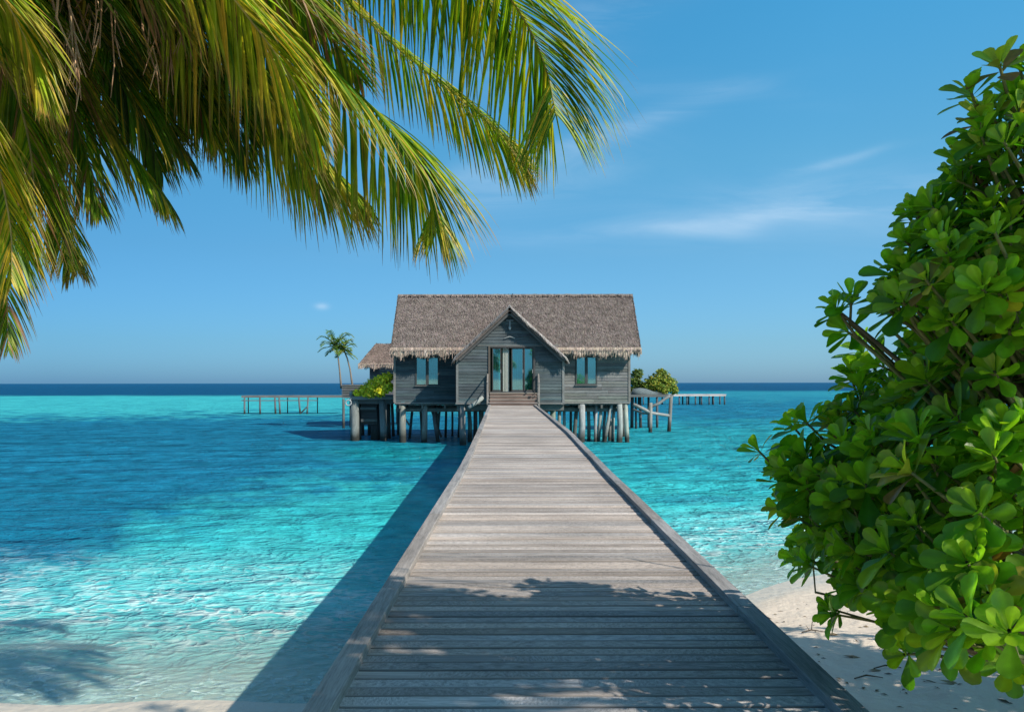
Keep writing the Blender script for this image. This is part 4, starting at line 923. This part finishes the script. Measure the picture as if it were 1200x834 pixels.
def rosette(m, p, ax, L_, pal, n=None):
    ax = ax.normalized(); t = ax.cross(Vector((.3, .2, 1)));
    if t.length < .1: t = Vector((1, 0, 0))
    t.normalize(); b = ax.cross(t); n = n or random.randint(9, 13); ph = U(0, 6.28)
    for i in range(n):
        a = ph+i*2.399; k = i/n; op = (1.45-1.15*k)+U(-.12, .12)   # outer leaves open wide, inner stand up
        side = t*math.cos(a)+b*math.sin(a)
        d = ax*math.cos(op)+side*math.sin(op) + Vector((0, 0, -.12*(1-k)))
        nn = (ax*math.sin(op)-side*math.cos(op)); nn = nn.normalized()
        l = L_*(1.05-.45*k)*U(.85, 1.1)
        base = tuple(x*.8 for x in random.choice(pal)); f = k**1.3*.8; c = tuple(x*(1-f)+y*f for x, y in zip(base, (.34, .54, .03)))
        leaf_mesh(m, p+side*.006-ax*.05*(1-k), d, nn, l, jitc(c, .14, .08))
def build_shrub():
    base = Vector((4.1, 3.4, float(ground_z(np.array(4.1), np.array(3.4)))-.1))
    root = empty('beach_shrub', base); tag(root, 'large glossy green broad-leaved shrub filling the right side beside the boardwalk', 'shrub')
    pal = [(.085, .27, .014), (.055, .20, .014), (.12, .33, .018), (.18, .40, .02), (.07, .24, .016)]
    old = [(.40, .34, .05), (.16, .26, .035), (.22, .13, .05)]
    lv = MB(); tw = MB(); hub = Vector((3.9, 4.2, 2.0))
    # outline lobes seen from the boardwalk: px, py, depth, radius(m), leaf length
    LB_ = [(1185, 95, 5.4, .34), (1130, 130, 5.5, .30), (1175, 165, 5.4, .42), (1112, 205, 5.6, .22), (1160, 235, 5.4, .45), (1100, 240, 5.7, .20), (1185, 300, 5.1, .5), (1110, 290, 5.5, .34), (1062, 300, 5.7, .24), (1130, 350, 5.2, .45),
          (1055, 345, 5.6, .30), (1020, 352, 5.8, .20), (988, 368, 5.9, .12), (1070, 395, 5.4, .42), (1160, 400, 4.9, .5), (1030, 425, 5.6, .34), (1100, 460, 5.1, .5), (1000, 470, 5.8, .28), (1180, 480, 4.4, .5), (1020, 510, 5.4, .42), (955, 515, 5.8, .28), (916, 530, 6.0, .18),
          (1090, 540, 4.8, .5), (980, 560, 5.5, .38), (925, 575, 5.9, .22), (1160, 560, 4.0, .42), (1040, 595, 5.0, .42), (950, 610, 5.6, .26), (1120, 620, 4.2, .42), (985, 640, 5.2, .30), (1060, 655, 4.5, .36), (1180, 640, 3.4, .34), (1015, 685, 5.0, .20), (1090, 700, 4.0, .28), (1150, 700, 3.3, .28), (1190, 735, 3.0, .2),
          (1045, 255, 5.8, .1), (990, 700, 5.2, .18), (1065, 728, 4.2, .22), (1030, 640, 4.6, .36), (1110, 665, 3.8, .34), (1150, 730, 3.4, .26), (965, 590, 5.6, .34), (1010, 565, 5.1, .36), (940, 640, 5.7, .16), (1080, 350, 5.4, .35), (1130, 180, 5.6, .35), (1165, 320, 5.0, .45)]
    LB = [(a+(30 if b < 330 else 22 if b < 480 and a > 1000 else -2), b+(30 if b < 180 else 0), D*(.62 if b < 380 else .77 if b < 600 else .88), r*.80) for a, b, D, r in LB_]
    centers = [(P(a, b, D), r, D) for a, b, D, r in LB]
    # mass behind and right; unseen lobes placed to shade deck and sand
    extra = [((5.4, 6.6, 2.6), 1.0), ((6.3, 6.8, 3.4), 1.0), ((6.6, 7.4, 2.6), .9), ((7.2, 6.2, 2.9), .9), ((7.4, 7.2, 2.0), .8), ((4.6, 6.0, 2.4), .7), ((5.0, 5.2, 3.0), .7), ((6.0, 4.9, 3.2), 1.0), ((5.2, 4.4, 2.8), .8), ((6.8, 5.6, 3.2), 1.0), ((7.4, 4.6, 3.6), 1.0), ((4.6, 3.9, 2.6), .6), ((5.8, 3.8, 3.4), .8),
             ((3.4, 4.4, 2.9), .45), ((3.2, 4.2, 2.4), .4), ((3.6, 4.7, 4.4), .5),
             ((3.9, 1.2, 6.4), .85), ((3.9, 1.9, 6.1), .7), ((3.4, 2.2, 6.5), .55), ((3.2, 1.6, 6.6), .65), ((3.4, .6, 6.0), .8), ((2.9, 1.0, 6.6), .6), ((4.0, -.2, 6.3), .75), ((3.5, -.3, 6.4), .8), ((2.7, .2, 6.7), .6)]
    for c, r in extra: centers.append((Vector(c), r, 0))
    for (c, r, D) in centers:
        vis = D > 0
        nr = max(3, int((62 if vis else 42)*r*r/(.42*.42)*.42)) if vis else int(34*r*r/.5)
        for _ in range(nr):
            d = Vector((random.gauss(0, 1), random.gauss(0, 1), random.gauss(0, 1))).normalized()
            p = c + d*r*(U(.3, 1)**.5)
            out = (p-hub).normalized()
            ax = (out*.7 + d*.55 + Vector((U(-.55, .55), U(-.55, .55), .55))).normalized()
            L_ = U(.13, .19)*(1.25 if not vis else .82 if D < 3.9 and c.z > 3.7 else 1.0)
            if not vis:  # keep the frame's own outline free
                if p.y > .3:
                    qx = CX+p.x/p.y*F; qy = HY-(p.z-EYE)/p.y*F
                    xm = np.interp(qy, [-60, 0, 60, 100, 200, 350, 450, 520, 600, 680, 740, 800, 900], [1330, 1290, 1250, 1190, 1150, 1100, 1060, 980, 1000, 1060, 1150, 1250, 1300])
                    if qx < xm: continue
            if not vis or 1:
                tt = (p.z-1.9)/SUN.z; lx_ = p.x-SUN.x*tt; ly_ = p.y-SUN.y*tt
                if not vis and -1.2 < lx_ < 1.7 and ly_ > 5.7+.2*math.sin(lx_*4): continue  # unseen lobes trimmed by where their shadow lands on the deck
            rosette(lv, p, ax, L_, pal if R() > .06 else old, None if vis else 9)
            a0 = p - ax*U(.12, .25); a1 = a0.lerp(hub, U(.12, .3))+Vector((0, 0, -.05)); tw.tube([a1, a0, p], [.010, .008, .006], 5, jitc((.13, .15, .06), .2), cap=False)
    lv.build('foliage', M_LEAF, root, True); tw.build('twigs', M_BARK, root, True)
    br = MB()
    for (c, r, D) in centers:
        a = base + Vector((U(-.2, .2), U(-.2, .2), 0)); mid = a.lerp(c, .45)+Vector((.25, -.15, .25)); 
        if c.y < 8: br.tube([a, mid, mid.lerp(c, .6), c], [.07, .04, .018, .008], 7, jitc((.11, .10, .06), .2))
    br.build('branch', M_BARK, root, True)
build_shrub()

# ------------------------------------------------------------------ litter on the sand
def gz(x, y): return float(sand_z(np.array([[x]]), np.array([[y]]))[0, 0])
def litter():
    spots = [(953, 738, 'forked dry twig lying on the sunlit sand', 1), (1018, 805, 'long dark stick lying on the shaded sand under the shrub', 0), (1040, 790, 'short broken stick on the shaded sand', 0)]
    for (px, py, lab, fork) in spots:
        D = (EYE-.25)*F/(py-HY); x = X(px, D); z = gz(x, D)+.012; m = MB()
        m.tube([(x-.16, D-.02, z), (x-.02, D+.02, z+.02), (x+.14, D-.01, z+.005)], [.007, .009, .004], 6, (.10, .075, .055))
        if fork: m.tube([(x-.02, D+.02, z+.02), (x+.0, D+.05, z+.10), (x+.03, D+.06, z+.14)], [.006, .005, .002], 5, (.10, .075, .055)); m.tube([(x-.05, D, z+.015), (x-.09, D+.02, z+.08)], [.005, .002], 5, (.1, .08, .06))
        tag(m.build('twig', M_BARK), lab, 'twig')
    m = MB()
    for _ in range(420):
        x = U(2.2, 8.5); y = U(5.5, 12)
        if shore_s(x, y) > -1.2: continue
        if (x < 3.2 and y > 9): 
            if R() < .7: continue
        z = gz(x, y)+.006; a = U(0, 6.28); L_ = U(.01, .05) if R() < .85 else U(.06, .12); w = L_*U(.12, .5)
        t = Vector((math.cos(a), math.sin(a), U(-.1, .1))); b = Vector((-t.y, t.x, U(-.2, .2))); p = Vector((x, y, z))
        c = jitc(random.choice([(.10, .07, .05), (.16, .11, .07), (.22, .17, .10), (.07, .05, .04)]), .2)
        m.add([p-t*L_, p-b*w+Vector((0, 0, .006)), p+t*L_, p+b*w+Vector((0, 0, .008))], [(0, 1, 2), (0, 2, 3)], c)
    tag(m.build('leaf_litter', M_BARK), 'scattered dry leaf bits and bark crumbs on the shaded sand', 'leaf litter', kind='stuff')
litter()
